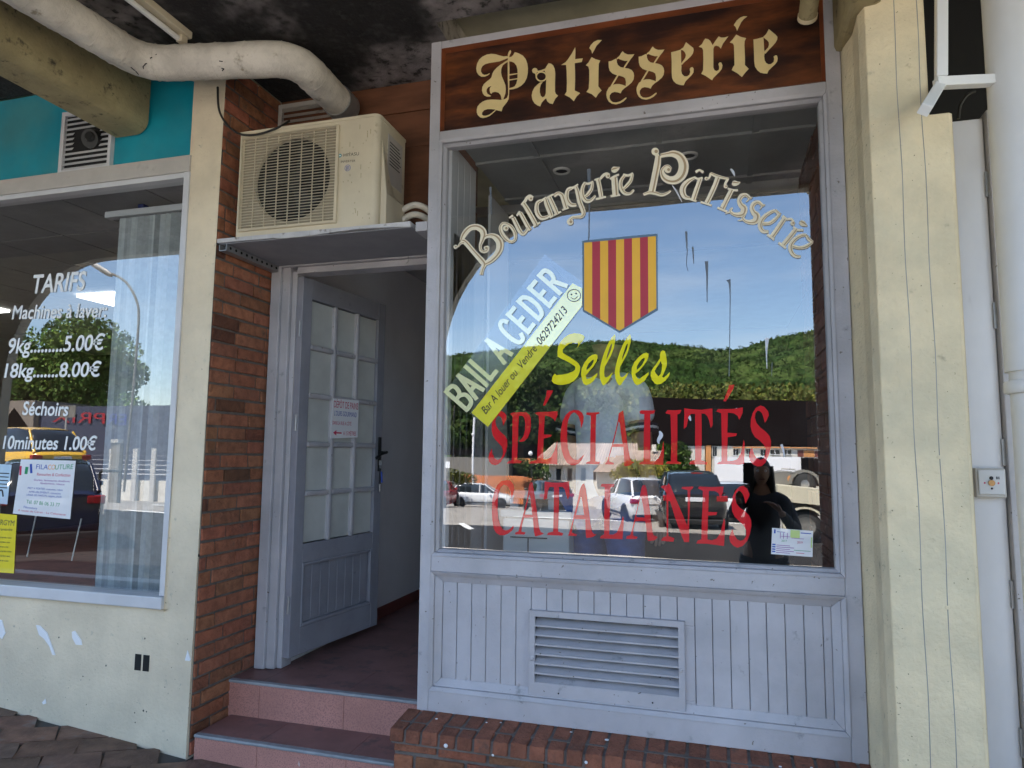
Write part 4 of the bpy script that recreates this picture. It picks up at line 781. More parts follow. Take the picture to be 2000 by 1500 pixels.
for a, c, d, e in ((gu0, gu0+.019, .145, .485), (gu1-.019, gu1, .145, .485), (gu0+.0195, gu1-.0195, .145, .164), (gu0+.0195, gu1-.0195, .466, .485)): dbox(b, a, c, d, e, .006, .045)
b.build('panel_moulding', m_doorp, t, bevel=.006)
b = MB(); hz = 1.085
b.box(.757, .79, -.048, -.043, hz-.12, hz+.1); b.build('lock_plate', m_black, t, bevel=.003)
b = MB(); b.tube([(.772, -.046, hz), (.772, -.10, hz), (.765, -.108, hz+.003), (.70, -.110, hz-.01), (.655, -.105, hz-.035)], [.010, .009, .009, .008, .010], 10); b.tube([(.778, .0, hz), (.778, .05, hz), (.72, .055, hz-.01)], .009, 8); b.build('lever_handle', m_black, t)
for zz in (.23, 1.2, 1.72):
    b = MB(); b.tube([(-.004, -.03, zz), (-.004, -.03, zz+.09)], .008, 8); b.build('hinge', m_galv, t)
Mdoor = Matrix.Translation(hd) @ Matrix.Rotation(ang, 4, 'Z')
kp = Mdoor @ Vector((.772, -.055, hz-.07))
t = thing('key_bunch', 'bunch of keys hanging from the lock of the open door', 'keys', tuple(kp)); b = MB(); b.box(kp.x-.012, kp.x+.012, kp.y-.003, kp.y+.001, kp.z-.01, kp.z+.02); b.tube([kp+Vector((0, -.004, .005)), kp+Vector((.003, -.006, -.03))], .003, 6); b.build('ring_key', m_galv, t)
b = MB(); q = kp+Vector((.006, -.008, -.03)); b.hexa([q+Vector(v) for v in ((-.006, 0, 0), (.006, 0, 0), (.01, 0, -.11), (-.008, 0, -.11))], [q+Vector(v) for v in ((-.006, .004, 0), (.006, .004, 0), (.01, .004, -.11), (-.008, .004, -.11))]); b.build('key_tag', m_black, t, bevel=.001)
b = MB(); b.hexa([q+Vector(v) for v in ((.004, -.002, -.02), (.014, -.002, -.02), (.02, -.002, -.09), (.008, -.002, -.09))], [q+Vector(v) for v in ((.004, .0, -.02), (.014, .0, -.02), (.02, 0, -.09), (.008, 0, -.09))]); b.build('blue_fob', m_inkB, t)
b = MB(); b.tube([q+Vector((.001, -.004, -.1)), q+Vector((.002, -.004, -.15))], [.012, .008], 8); b.build('key_fob', m_galv, t)
# notice on the door
def dl(u, z, y=-.047): return Mdoor @ Vector((u, y, z))
t = thing('door_notice', 'white handwritten bread depot notice taped on the open door', 'notice', tuple(dl(.4, 1.2)))
nu0, nu1, nz0, nz1 = .275, .535, 1.165, 1.405
b = MB(); b.hexa([dl(nu0, nz0), dl(nu1, nz0+.012), dl(nu1, nz1), dl(nu0+.01, nz1-.006)], [dl(nu0, nz0, -.0455), dl(nu1, nz0+.012, -.0455), dl(nu1, nz1, -.0455), dl(nu0+.01, nz1-.006, -.0455)]); b.build('sheet', m_paper, t)
def ntext(mb, s, u0, u1, z, h): text(mb, s, dl(u0, z, -.0478), dl(u1, z, -.0478)-dl(u0, z, -.0478), dl(u0, z+h, -.0478)-dl(u0, z, -.0478))
b = MB(); ntext(b, 'DÉPÔT DE PAINS', nu0+.02, nu1-.008, nz1-.058, .042); b.build('red_writing', m_inkR, t); b = MB(); ntext(b, 'DANS LA RUE A CÔTÉ', nu0+.012, nu1-.07, nz0+.082, .022); b.build('red_writing', m_inkR, t); b = MB(); ntext(b, 'A 15 MÈTRES', nu0+.115, nu1-.02, nz0+.022, .026); b.build('red_writing', m_inkR, t); b = MB()
b.poly([dl(nu0+.02, nz0+.034, -.0478), dl(nu0+.05, nz0+.05, -.0478), dl(nu0+.05, nz0+.038, -.0478), dl(nu0+.1, nz0+.038, -.0478), dl(nu0+.1, nz0+.030, -.0478), dl(nu0+.05, nz0+.030, -.0478), dl(nu0+.05, nz0+.018, -.0478)]); b.build('red_arrow', m_inkR, t)
b = MB(); ntext(b, "L'OURS GOURMAND", nu0+.025, nu1-.02, nz1-.105, .03); b.build('blue_writing', m_inkB, t)
# ------------------------------------------------------------------ shelf and air conditioner
t = thing('wall_shelf', 'pale board shelf on perforated brackets carrying the air conditioner', 'shelf', (-1.8, .2, 2.44))
b = MB(); rr = random.Random(3); n = 26
top = 2.472
for i in range(n):
    xa = -2.355+(2.355-1.305)*i/n; xb = -2.355+(2.355-1.305)*(i+1)/n
    f = lambda x: .020+.006*math.sin(x*9)*(x > -2.0)
    b.hexa([(xa, -.003, top), (xb, -.003, top), (xb, .44, top), (xa, .44, top)], [(xa, -.001+rr.uniform(-.002, .002), top-f(xa)), (xb, -.001+rr.uniform(-.002, .002), top-f(xb)), (xb, .44, top-.022), (xa, .44, top-.022)])
b.build('board', m_shelf, t); b = MB(); b.box(-2.34, -1.3, .006, .43, top-.0265, top-.0235); b.build('underside', m_under, t)
b = MB(); b.box(-2.342, -2.300, .0, .43, top-.062, top-.0585); b.box(-2.3035, -2.30, .0, .43, top-.058, top-.028); b.box(-2.343, -2.3405, 0, .43, top-.058, top-.028); b.build('bracket', m_galv, t)
b = MB()
for k in range(10): b.tube([(-2.2995, .03+.042*k, top-.043), (-2.2985, .03+.042*k, top-.043)], .0075, 10)
b.split('slot', m_dark, t)
b = MB(); b.box(-1.28, -1.222, .0, .12, top-.05, top-.005); b.build('end_block', m_paint, t, bevel=.003)
b = MB(); h0 = at(797, 512, .43); b.tube([h0+Vector((0, 0, .03)), h0+Vector((.006, -.012, .0)), h0+Vector((0, -.018, -.012)), h0+Vector((-.008, -.01, -.006))], .0022, 6); b.build('hook', m_galv, t)
ax0, ax1, az0, az1, ay0, ay1 = -2.272, -1.497, top+.001, 3.03, .03, .325
t = thing('air_conditioner', 'aged white air conditioner outdoor unit on the shelf above the shop door', 'air conditioner', ((ax0+ax1)/2, .15, az0))
q = at(655, 440, ay0); gx1_ = q.x; gx0_ = ax0+.028; gz0a, gz1a = az0+.045, az1-.045
fc = at(570, 350, ay0); rad = .213; cx_, cz_ = (fc.x), (gz0a+gz1a)/2+.002
b = MB(); hole = [(cx_+rad*math.cos(k*math.pi/24), ay0, cz_+rad*math.sin(k*math.pi/24)) for k in range(48)]
b.prism([(ax0, ay0, az0), (ax1-.03, ay0, az0), (ax1-.03, ay0, az1-.012), (ax0, ay0, az1-.012)], (0, .02, 0), [hole])
rc = .03; prof = [(ax1-.03, ay0)]+[(ax1-rc+rc*math.sin(a*math.pi/12), ay0+rc-rc*math.cos(a*math.pi/12)) for a in range(1, 7)]+[(ax1, ay1)]
for i in range(len(prof)-1):
    (xa, ya), (xb, yb) = prof[i], prof[i+1]; b.add([(xa, ya, az0), (xb, yb, az0), (xb, yb, az1-.012), (xa, ya, az1-.012)], [(0, 1, 2, 3)], 0 < i < len(prof)-2)
b.box(ax0, ax0+.004, ay0+.0205, ay1, az0, az1-.012); b.box(ax0, ax1-.001, ay1-.004, ay1, az0, az1-.013)
b.build('casing', m_ac, t)
b = MB(); lid = [(ax0-.003, ay0-.003), (ax1-rc, ay0-.003)]+[(ax1-rc+(rc+.003)*math.sin(a*math.pi/12), ay0+rc-(rc+.003)*math.cos(a*math.pi/12)) for a in range(1, 7)]+[(ax1+.003, ay1+.002), (ax0-.003, ay1+.002)]
b.prism([(x, y, az1-.0118) for x, y in lid], (0, 0, .014)); b.build('lid', m_ac, t, bevel=.005)
b = MB(); b.prism([(gx0_-.006, ay0-.0008, gz0a-.006), (gx1_+.004, ay0-.0008, gz0a-.006), (gx1_+.004, ay0-.0008, gz1a+.006), (gx0_-.006, ay0-.0008, gz1a+.006)], (0, .0005, 0), [[(x, ay0-.0008, z) for x, y_, z in hole]]); b.build('grille_shade_plate', m_grille, t)  # added plate, its brown standing in for shade in the grille gaps
b = MB(); b.tube([(cx_, ay0+.021, cz_), (cx_, ay0+.12, cz_)], rad-.001, 40); b.build('fan_cowl', m_dark, t)
b = MB()
for k in range(3):
    a = k*2*math.pi/3+.4; P = []
    for r_, d in ((.04, 0), (.12, .25), (.19, .35)): P.append((cx_+r_*math.cos(a+d), ay0+.0195, cz_+r_*math.sin(a+d)))
    Q_ = [(cx_+r_*math.cos(a+d+.75), ay0+.012, cz_+r_*math.sin(a+d+.75)) for r_, d in ((.19, .35), (.12, .25), (.04, 0))]
    b.poly(P+Q_)
b.tube([(cx_, ay0+.008, cz_), (cx_, ay0+.0195, cz_)], .045, 20); b.build('fan', m_black, t)
b = MB(); n = 32; hz_ = (gz1a-gz0a)/n
for k in range(n+1): b.box(gx0_, gx1_, ay0-.013, ay0-.008, gz0a+hz_*k-.0010, gz0a+hz_*k+.0010)
for k in range(9):
    x = gx0_+(gx1_-gx0_)*k/8; b.box(x-.0013, x+.0013, ay0-.0075, ay0-.0005, gz0a, gz1a)
ring(b, gx0_-.010, gx1_+.008, gz0a-.010, gz1a+.010, .009, ay0-.014, ay0-.021)
b.build('grille', m_ac, t)
b = MB(); b.box(ax1-.0005, ax1+.006, ay0+.05, ay1-.035, az0+.0, az0+.16); b.hexa([(ax1+.0, ay0+.04, az0+.0), (ax1+.026, ay0+.05, az0), (ax1+.026, ay0+.05, az0+.18), (ax1, ay0+.04, az0+.47)], [(ax1, ay1-.03, az0), (ax1+.03, ay1-.045, az0), (ax1+.03, ay1-.045, az0+.18), (ax1, ay1-.11, az0+.22)]); b.build('service_cover', m_ac, t, bevel=.006)
b = MB(); b.box(ax1-.002, ax1+.0015, ay0+.10, ay1-.03, az0+.26, az1-.05); b.build('grip_recess', m_alu, t, bevel=.004)
b = MB(); 
for k in range(8): b.box(ax1+.0014, ax1+.0024, ay0+.12, ay1-.07+.01*(k % 3), az1-.09-.016*k, az1-.085-.016*k)
b.build('rating_print', m_ink, t)
b = MB(); textpx(b, 'HIYASU', (671, 306), (701, 303), 6.5, ay0-.001); textpx(b, 'INVERTER', (666, 318), (694, 316), 4.5, ay0-.001); b.build('maker_lettering', m_ink, t)
b = MB(); c = at(664, 304, ay0-.001); b.tube([c, c+Vector((0, -.0006, 0))], .0095, 16); ob = b.build('maker_emblem', mat('teal_print', (.02, .25, .3), .5), t); b = MB(); b.tube([c+Vector((.001, -.0007, 0)), c+Vector((.001, -.001, 0))], .004, 12); b.build('emblem_centre', m_paper, ob)
b = MB(); c = at(679, 328, ay0-.001)
for k in range(24): 
    a0, a1 = k*math.pi/12, (k+1)*math.pi/12; b.add([c+Vector((r*math.cos(a), 0, r*math.sin(a))) for a, r in ((a0, .016), (a1, .016), (a1, .014), (a0, .014))], [(0, 1, 2, 3)])
for k in (-1, 0, 1): b.box(c.x-.009, c.x+.009, c.y-.0003, c.y, c.z+.006*k-.0012, c.z+.006*k+.0012)
b.build('round_badge', m_inkB, t)
b = MB(); rr = random.Random(6)
for k in range(26):
    x = rr.uniform(gx1_+.02, ax1-.03); z = rr.uniform(az0+.03, az1-.04); l_ = rr.choice((.003, .004, .012)); b.box(x-.0012, x+.0012, ay0-.0006, ay0-.0001, z-l_, z+l_)
b.split('scratch', m_beam, t)
b = MB()
for dz in (0, -.05): b.tube(spline([(ax1+.02, ay1-.06, az0+.16+dz), (ax1+.09, ay1-.05, az0+.185+dz), (ax1+.16, ay1-.03, az0+.15+dz), (ax1+.20, ay1, az0+.06+dz), (ax1+.215, ay1+.02, az0+.0)], 6), .016, 10)
b.split('insulated_pipe', m_duct, t)
cb = MB(); P = [at(425, 170, -.02), at(428, 215, -.02), at(445, 245, .0), at(470, 262, .012), at(505, 262, .012), at(545, 248, .02), at(565, 236, .1)]
cb.tube(spline([tuple(p) for p in P], 8), .0055, 8); single('black_cable', cb, m_cable, 'thin black cable sagging from the ceiling corner across the air conditioner', 'cable')
# louvre and boards at the back of the recess
t = thing('transom_boards', 'brown stained boards closing the recess above the shop door', 'boards', (-1.7, .46, 2.47))
b = MB(); b.box(-2.345, -1.15, .45, .48, 2.471, 2.66); b.box(-2.345, -1.15, .448, .48, 2.70, 3.05); b.box(-2.345, -1.15, .45, .48, 3.053, 3.42); b.build('boards', m_board, t, bevel=.003)
b = MB(); b.box(-2.345, -1.15, .435, .447, 2.66, 2.70); b.box(-2.345, -1.15, .438, .4475, 3.25, 3.29); b.build('batten', m_board, t)
v0, v1 = at(547, 240, .44), at(652, 203, .44)
t = thing('louvre_vent', 'grey louvre panel in the boards behind the air conditioner', 'vent', tuple(v0))
b = MB(); ring(b, v0.x, v1.x+.12, v0.z-.2, v1.z+.03, .02, .42, .425); b.build('frame', m_alu, t); b = MB()
for k in range(9):
    zz = v0.z-.18+.033*k; b.hexa([(v0.x+.02, .425, zz), (v1.x+.1, .425, zz), (v1.x+.1, .44, zz+.024), (v0.x+.02, .44, zz+.024)], [(v0.x+.02, .428, zz), (v1.x+.1, .428, zz), (v1.x+.1, .443, zz+.024), (v0.x+.02, .443, zz+.024)])
b.build('slats', m_alu, t)
# ------------------------------------------------------------------ right edge: metal door, key switch, downpipe, bracket
dz_top = at(1900, 233, .2).z; dx0 = .80; dx1 = at(1948, 700, .2).x
t = thing('metal_door', 'stained silver metal door right of the cream pillar', 'door', (1.0, .2, 0))
b = MB(); b.box(dx0, dx1, .2, .24, 0, dz_top); b.build('leaf', m_metal, t, bevel=.003); b = MB(); b.box(dx1+.004, dx1+.06, .17, .26, 0, dz_top+.02); b.build('jamb', m_paint, t, bevel=.004)
b = MB()
for k in range(5): b.box(dx1-.006, dx1+.012, .19, .2005, .35+.52*k, .45+.52*k)
b.split('hinge', m_galv, t)
b = MB(); b.box(.8, 2.2, .5, .55, dz_top, 3.6); b.box(.80, 2.2, .2, .5, 3.58, 3.6); b.build('dark_transom', m_dark, t)
single('cable_loop', MB().tube(spline([tuple(at(x, z, .3)) for x, z in ((1872, 232), (1876, 205), (1890, 185), (1905, 178))], 6), .006, 8), m_cable, 'black cable loop in the dark opening above the metal door', 'cable')
k0, k1 = at(1903, 968, .19), at(1954, 917, .19)
t = thing('key_switch', 'small square metal key switch on the silver door', 'switch', tuple(k0))
b = MB(); b.box(k0.x-.004, k1.x+.004, .155, .199, k0.z-.004, k1.z+.004); b.build('housing', m_alu, t, bevel=.004)
b = MB(); b.box(k0.x+.004, k1.x-.002, .150, .1545, k0.z+.008, k1.z-.002); b.build('plate', m_alul, t, bevel=.003)
kc = Vector(((k0.x+k1.x)/2, .1495, (k0.z+k1.z)/2)); b = MB(); b.tube([kc, kc+Vector((0, -.004, 0))], .011, 16); b.build('lock_cylinder', mat('brass', (.35, .2, .09), .4, metal=.8), t)
b = MB(); b.ball(kc+Vector((0, -.001, .018)), .007, 6, (1, .3, 1)); b.ball(kc+Vector((.0, -.001, -.02)), .004, 5, (1, .3, 1)); b.box(kc.x+.016, kc.x+.02, .149, .1495, kc.z+.014, kc.z+.024); b.box(kc.x+.023, kc.x+.026, .149, .1495, kc.z+.014, kc.z+.024); b.split('mark', m_ink, t)
b = MB()
for s in (-1, 1): b.box(kc.x+s*.022-.0025, kc.x+s*.022+.0025, .149, .1495, kc.z-.003, kc.z+.003)
b.split('red_mark', m_inkR, t)
pl = at(1950, 500, -.2); 
t = thing('downpipe', 'fat pale grey downpipe with a collar at the right edge', 'pipe', (pl.x+.075, -.2, 0))
b = MB(); b.tube([(pl.x+.075, -.2, 1.70), (pl.x+.075, -.2, 3.5)], .075, 32); b.tube([(pl.x+.082, -.2, -.1), (pl.x+.082, -.2, 1.70)], .070, 32); b.build('pipe', m_pipe, t)
cz = at(1985, 752, -.27).z; b = MB(); b.tube([(pl.x+.078, -.2, cz-.022), (pl.x+.078, -.2, cz-.018), (pl.x+.078, -.2, cz+.014), (pl.x+.078, -.2, cz+.02)], [.077, .083, .083, .077], 32, True); b.build('collar', m_pipe, t)
t = thing('awning_bracket', 'white square tube bracket beside the pillar capital', 'bracket', tuple(at(1838, 150, -.24)))
A_, B_, C_, D_ = at(1838, 152, -.28), at(1848, 0, -.28)+Vector((0, 0, .3)), at(1940, 148, -.22), at(1806, 215, -.46)
b = MB()
def sq(mb, p, q, h=.017):
    d = (q-p).normalized(); u = d.cross(Vector((0, 1, 0))) if abs(d.y) < .9 else d.cross(Vector((0, 0, 1))); u.normalize(); v = d.cross(u)
    mb.hexa([p+u*h+v*h, p-u*h+v*h, p-u*h-v*h, p+u*h-v*h], [q+u*h+v*h, q-u*h+v*h, q-u*h-v*h, q+u*h-v*h])
sq(b, A_+Vector((0, 0, .0)), B_); sq(b, A_+Vector((-.017, 0, -.017)), C_+Vector((0, 0, -.017)), .0168); sq(b, A_+Vector((.0, .02, -.017)), D_, .0172); b.build('tube', m_white, t, bevel=.003)
# ------------------------------------------------------------------ inside the pastry shop
IZ = .273
b = MB(); b.box(-2.33, -1.12, .565, 6, IZ-.05, IZ-.001); struct('shop_floor', b, m_tiletop); b = MB(); b.box(-1.119, .8, .1, 6, IZ-.05, IZ-.002); struct('display_floor', b, m_conc)
b = MB(); b.box(-2.42, -2.235, .57, 6, IZ, 3.0); b.box(-2.23, -1.12, 6, 6.1, IZ, 3.0); struct('shop_wall', b, m_wall); b = MB(); b.box(-1.119, .9, 5, 5.1, IZ, 3.0); b.box(.8, .85, .95, 5, IZ, 3.0); struct('back_wall', b, m_idark)
b = MB(); b.box(-2.23, .8, .91, 6, 2.80, 2.86); b.box(-1.10, .60, .105, .905, 2.855, 2.88); struct('shop_ceiling', b, m_iceil)
b = MB(); b.box(-1.13, .62, .905, .96, 2.52, 2.795); struct('bulkhead', b, m_idark)
b = MB()
for y in (.30, .80): b.box(-1.10, .49, y, y+.03, 2.843, 2.856)
for x in (-.80, -.22, .2): b.box(x, x+.03, .1, .9, 2.846, 2.856)
struct('ceiling_batten', b, m_iceil)
b = MB(); b.box(-2.234, -2.222, 1.3, 6, IZ, IZ+.075); struct('skirting', b, m_skirt)
b = MB(); b.box(-1.105, -1.09, .91, 5, IZ, 2.79); struct('partition', b, m_idark); b = MB(); b.box(-1.12, -1.106, .57, 6, IZ, 2.79); struct('corridor_wall', b, m_wall)
b = MB()
for k in range(4): b.box(-1.150, -1.130, .06+.085*k, .143+.085*k, .95, 2.85)
single('white_boarding', b, m_wall, 'white boarded return at the left end of the pastry window', 'boarding', bevel=.003)
m_o, b_ = MB(), MB(); t = thing('shop_brick_wall', 'dark brick wall inside the right end of the pastry window', 'brickwork', (.5, .5, .3)); bricks(b_, m_o, (.478, .92, .3), (0, -1, 0), (0, 0, 1), .80, 2.55, seed=31, tone=.5, bh=.075)
m_o.build('mortar', m_mortar, t); b_.build('bricks', m_brick, t)
for x, z in ((1097, 333), (1345, 303)):
    d = ray(x, z); T = (2.853-1.42)/d.z; p = CAM+d*T
    t = thing('ceiling_spotlight', 'round recessed spotlight ring above the letters of the left window word' if x < 1200 else 'round recessed spotlight ring half behind the tall window letter', 'light', tuple(p)); b = MB()
    b.lathe([(.045, 0), (.042, -.008), (.034, -.010), (.032, 0)], 24, Matrix.Translation(p)); b.build('rim', m_white, t); b = MB(); b.tube([p+Vector((0, 0, -.001)), p+Vector((0, 0, -.0015))], .031, 20); b.build('lens', m_black, t)
b = MB(); p = Mdoor @ Vector((.9, .12, .96)); b.box(-2.233, -2.224, 1.45, 1.51, 1.27, 1.38); single('wall_switch', b, m_white, 'white light switch on the wall behind the open door', 'switch', bevel=.002)
t = thing('chest_freezer', 'white chest freezer with rails standing behind the pastry window', 'freezer', (-.86, .6, IZ))
b = MB(); b.box(-.97, -.645, .40, .85, IZ, 1.11); b.build('cabinet', m_white, t, bevel=.01); b = MB(); b.box(-.98, -.635, .39, .86, 1.115, 1.15); b.build('lid', m_white, t, bevel=.006)
b = MB(); b.box(-.95, -.91, .45, .49, 1.151, 1.20); b.box(-.76, -.72, .45, .49, 1.151, 1.20); b.box(-.95, -.72, .45, .49, 1.201, 1.24); b.build('rail', m_alul, t, bevel=.004)
b = MB(); b.box(-.93, -.75, .394, .3985, 1.02, 1.025); b.box(-.845, -.840, .3945, .3985, .4, 1.019); b.build('panel_joint', m_ink, t)
# ------------------------------------------------------------------ inside the launderette
b = MB(); b.box(-9, -2.42, .3, 6, -.1, .3); struct('launderette_floor', b, m_tiletop); b = MB(); b.box(-9, -2.43, 6, 6.1, .3, 3); b.box(-9.1, -9, .05, 6.1, -.1, 3); b.box(-2.50, -2.43, .3, 6, .3, 3); struct('launderette_wall', b, mat('brown_interior_wall', (.10, .07, .055), .8))
b = MB(); x = -9
while x < -2.55:
    for y in range(9): b.box(x+.006, min(x+.594, -2.5), .1+.6*y+.006, .1+.6*y+.594, 2.86, 2.88)
    x += .6
struct('launderette_ceiling', b, m_iceil)
b = MB(); b.box(-9, -2.5, .1, 6, 2.875, 2.9); struct('ceiling_grid', b, m_idark)
for P, nm in (((150, 577, 255, 600), 'lit square ceiling panel mirrored among the price letters of the launderette'), ((-75, 598, -40, 612), 'lit ceiling panel cut by the left edge of the picture')):
    a = ray(P[0], P[1]); T = (2.85-1.42)/a.z; p = CAM+a*T; a2 = ray(P[2], P[3]); T2 = (2.85-1.42)/a2.z; q = CAM+a2*T2
    t = thing('ceiling_light', nm, 'light', tuple(p)); b = MB(); xa, xb = sorted((p.x, q.x)); ya, yb = sorted((p.y, q.y)); b.box(xa, max(xb, xa+.5) if P[0] > 0 else xa+.45, ya, max(yb, ya+.55) if P[0] > 0 else ya+.3, 2.835, 2.859); b.build('panel', m_lite, t)
t = thing('vertical_blind', 'grey blue vertical blind gathered at the right end of the launderette window', 'blind', (-2.75, .25, .7))
b = MB(); xa, xb = at(212, 800, .2).x, at(352, 800, .2).x; rr = random.Random(12); x = xa; k = 0; zb = at(260, 1165, .2).z-.1
while x < xb:
    f = (x-xa)/(xb-xa); st = .021 if f < .5 else .036; q_ = rr.uniform(.7, 1.15); b.col = (q_, q_, q_, 1); an = R(14+rr.uniform(-6, 6)) if f < .5 else R(35+rr.uniform(-15, 20)); h = .0093 if f < .5 else .0135
    dx, dy = h*math.cos(an), h*math.sin(an)
    b.hexa([(x-dx, .2-dy, zb), (x+dx, .2+dy, zb), (x+dx, .2+dy, 2.72), (x-dx, .2-dy, 2.72)], [(x-dx, .202-dy, zb), (x+dx, .202+dy, zb), (x+dx, .202+dy, 2.72), (x-dx, .202-dy, 2.72)]); x += st; k += 1
b.build('slats', m_blind, t); b = MB(); b.box(xa-.1, xb+.02, .18, .225, 2.725, 2.76); b.build('rail', m_alul, t)
b = MB(); q = at(274, 420, .35); b.box(q.x-.02, q.x+.018, .35, .39, .3, 2.86); single('blue_post', b, mat('blue_paint', (.02, .04, .22), .5), 'dark blue post inside the launderette beside the blind', 'post')
def notice(name, label, P, y, m):
    t = thing(name, label, 'notice', tuple(at(*P[0], y))); b = MB(); b.poly([at(x, z, y) for x, z in P]); b.build('sheet', m, t); return t
ly = .037
t = notice('tailor_notice', 'white tailoring notice with multicoloured lettering inside the launderette window', [(41, 897), (148, 900), (137, 1014), (25, 1003)], ly, m_pgl)
def rows(t, y, L_):
    for s, a, c, h, m in L_:
        b = MB(); textpx(b, s, a, c, h, y, .1); b.build('lettering', m, t)
rows(t, ly-.0006, [('FILA', (70, 916), (93, 917), 10, m_inkB), ('CO', (93, 917), (107, 917), 10, m_inkO), ('UTURE', (107, 917), (142, 916), 10, m_inkG), ('Retouches & Confection', (72, 929), (137, 931), 6, m_inkR), ('Ourlets, fermetures, doublures', (66, 939), (136, 942), 4, m_inkP), ('Ajustements, rideaux', (78, 945), (126, 948), 4, m_inkP), ('PRET A PORTER, costumes, robes', (54, 955), (122, 959), 4, m_inkB), ('AMEUBLEMENT, coussins', (56, 962), (118, 966), 4, m_inkB), ('LINGE DE MAISON, nappes, plaids', (52, 968), (120, 972), 4, m_inkB), ('Tél. 07 86 06 33 77', (51, 983), (116, 990), 7.5, m_inkG), ('Filacouture', (46, 992), (72, 995), 4.5, m_inkB), ('4 route de Céret - La Cabanasse', (35, 998), (128, 1007), 4, m_inkR)])
b = MB(); y = ly-.0006
b.tube([at(41, 928, y), at(42, 910, y)], .008, 8, True, .05); b.build('red_spool', m_inkR, t); b = MB(); b.tube([at(53, 926, y), at(55, 912, y)], .012, 8, True, .05); b.build('green_spool', m_inkG, t); b = MB(); b.tube([at(63, 924, y), at(62, 906, y)], .009, 8, True, .05); b.build('blue_spool', m_inkB, t)
t = notice('gym_notice', 'yellow gymnastics notice at the left edge of the launderette window', [(-30, 1000), (33, 1006), (27, 1120), (-30, 1116)], ly, m_pglY)
rows(t, ly-.0006, [('ENERGYM', (-18, 1024), (27, 1027), 11, m_ink), ('la rentrée', (-10, 1036), (24, 1037), 6, m_ink)]+[('inscriptions ouvertes a tous', (-20, 1050+9*k, ), (22-3*(k % 3), 1052+9*k), 4, m_ink) for k in range(6)])
t = notice('blue_notice', 'pale blue notice half cut by the left edge beside the tailoring notice', [(-30, 904), (23, 908), (14, 985), (-30, 981)], ly, m_pglB)
b = MB()
for k in range(5): b.poly([at(-20, 922+7*k, ly-.0006), at(18-k, 924+7*k, ly-.0006), at(18-k, 926+7*k, ly-.0006), at(-20, 924+7*k, ly-.0006)])
stroke(b, lambda x, z: at(x, z, ly-.0007), [(-4, 975, 3), (-2, 960, 3), (4, 958, 3), (6, 970, 3)]); b.build('print', m_ink, t)
t = thing('metal_stand', 'two thin white slanted rods under the tailoring notice', 'stand', tuple(at(100, 1090, .3)))
for p, q in (((70, 1008), (53, 1088)), ((159, 1013), (140, 1095))): b = MB(); b.tube([at(*p, .3), at(*q, .3)], .004, 6); b.build('rod', m_white, t)
# ------------------------------------------------------------------ what lies across the car park, seen mirrored in the panes
m_leaf = mat('foliage', (.045, .085, .018), .75, var=.55, scale=.9, tint=True, spec=.2)
m_leafd = mat('dark_foliage', (.035, .06, .018), .8, var=.45, scale=.6, tint=True, spec=.15)
m_scrub = mat('olive_scrub', (.10, .115, .035), .85, var=.45, scale=.3, tint=True, spec=.1)
m_bark = mat('bark', (.11, .085, .06), .9, var=.3, bump=.5)
def leaves(mb, c, rad, n, sz, rr, flat=.9):
    for _ in range(n):
        v = Vector((rr.gauss(0, 1), rr.gauss(0, 1), rr.gauss(0, 1))).normalized()*(rr.random()**.35); p = Vector(c)+Vector((v.x*rad[0], v.y*rad[1], v.z*rad[2]))
        u = Vector((rr.gauss(0, 1), rr.gauss(0, 1), rr.gauss(0, .7))).normalized(); w_ = u.orthogonal().normalized(); a = rr.uniform(0, 6.28); w_ = w_*math.cos(a)+u.cross(w_)*math.sin(a); h = u.cross(w_); s = sz*rr.uniform(.6, 1.4)
        t = rr.uniform(.6, 1.5); mb.col = (t*rr.uniform(.85, 1.25), t, t*rr.uniform(.6, 1.1), 1)
        mb.add([p-w_*s*.5, p+h*s*.32, p+w_*s*.5, p-h*s*.32], [(0, 1, 2, 3)])
def tree(name, label, loc, h, r, n, sz, m, seed, group=None, shape=.62):
    rr = random.Random(seed); t = thing(name, label, 'tree', tuple(loc), 0, group); L0 = Vector(loc)
    b = MB(); b.tube([L0, L0+Vector((.05, 0, h*.25)), L0+Vector((0, .1, h*.5)), L0+Vector((.1, 0, h*.8))], [r*.075, r*.06, r*.045, r*.015], 9)
    tips = []
    for k in range(7):
        a = k*.9+rr.random(); z = h*rr.uniform(.3, .65); e = L0+Vector((r*.6*math.cos(a), r*.6*math.sin(a), z+h*.18)); b.tube([L0+Vector((0, 0, z)), L0.lerp(e, .5)+Vector((0, 0, z*.55)), e], [r*.035, r*.025, r*.01], 6); tips.append(e)
    b.build('trunk', m_bark, t); b = MB(); cl = 26
    for k in range(cl):
        a = rr.uniform(0, 6.28); zf = rr.random(); rr_ = r*(.95-.75*abs(zf-.38)**1.1)*rr.uniform(.35, 1); c = L0+Vector((rr_*math.cos(a), rr_*math.sin(a), h*(1-shape)+h*shape*zf*.92)); s = r*rr.uniform(.24, .42)
        leaves(b, c, (s, s, s*.8), n//cl, sz, rr)
    b.build('crown', m, t); return t
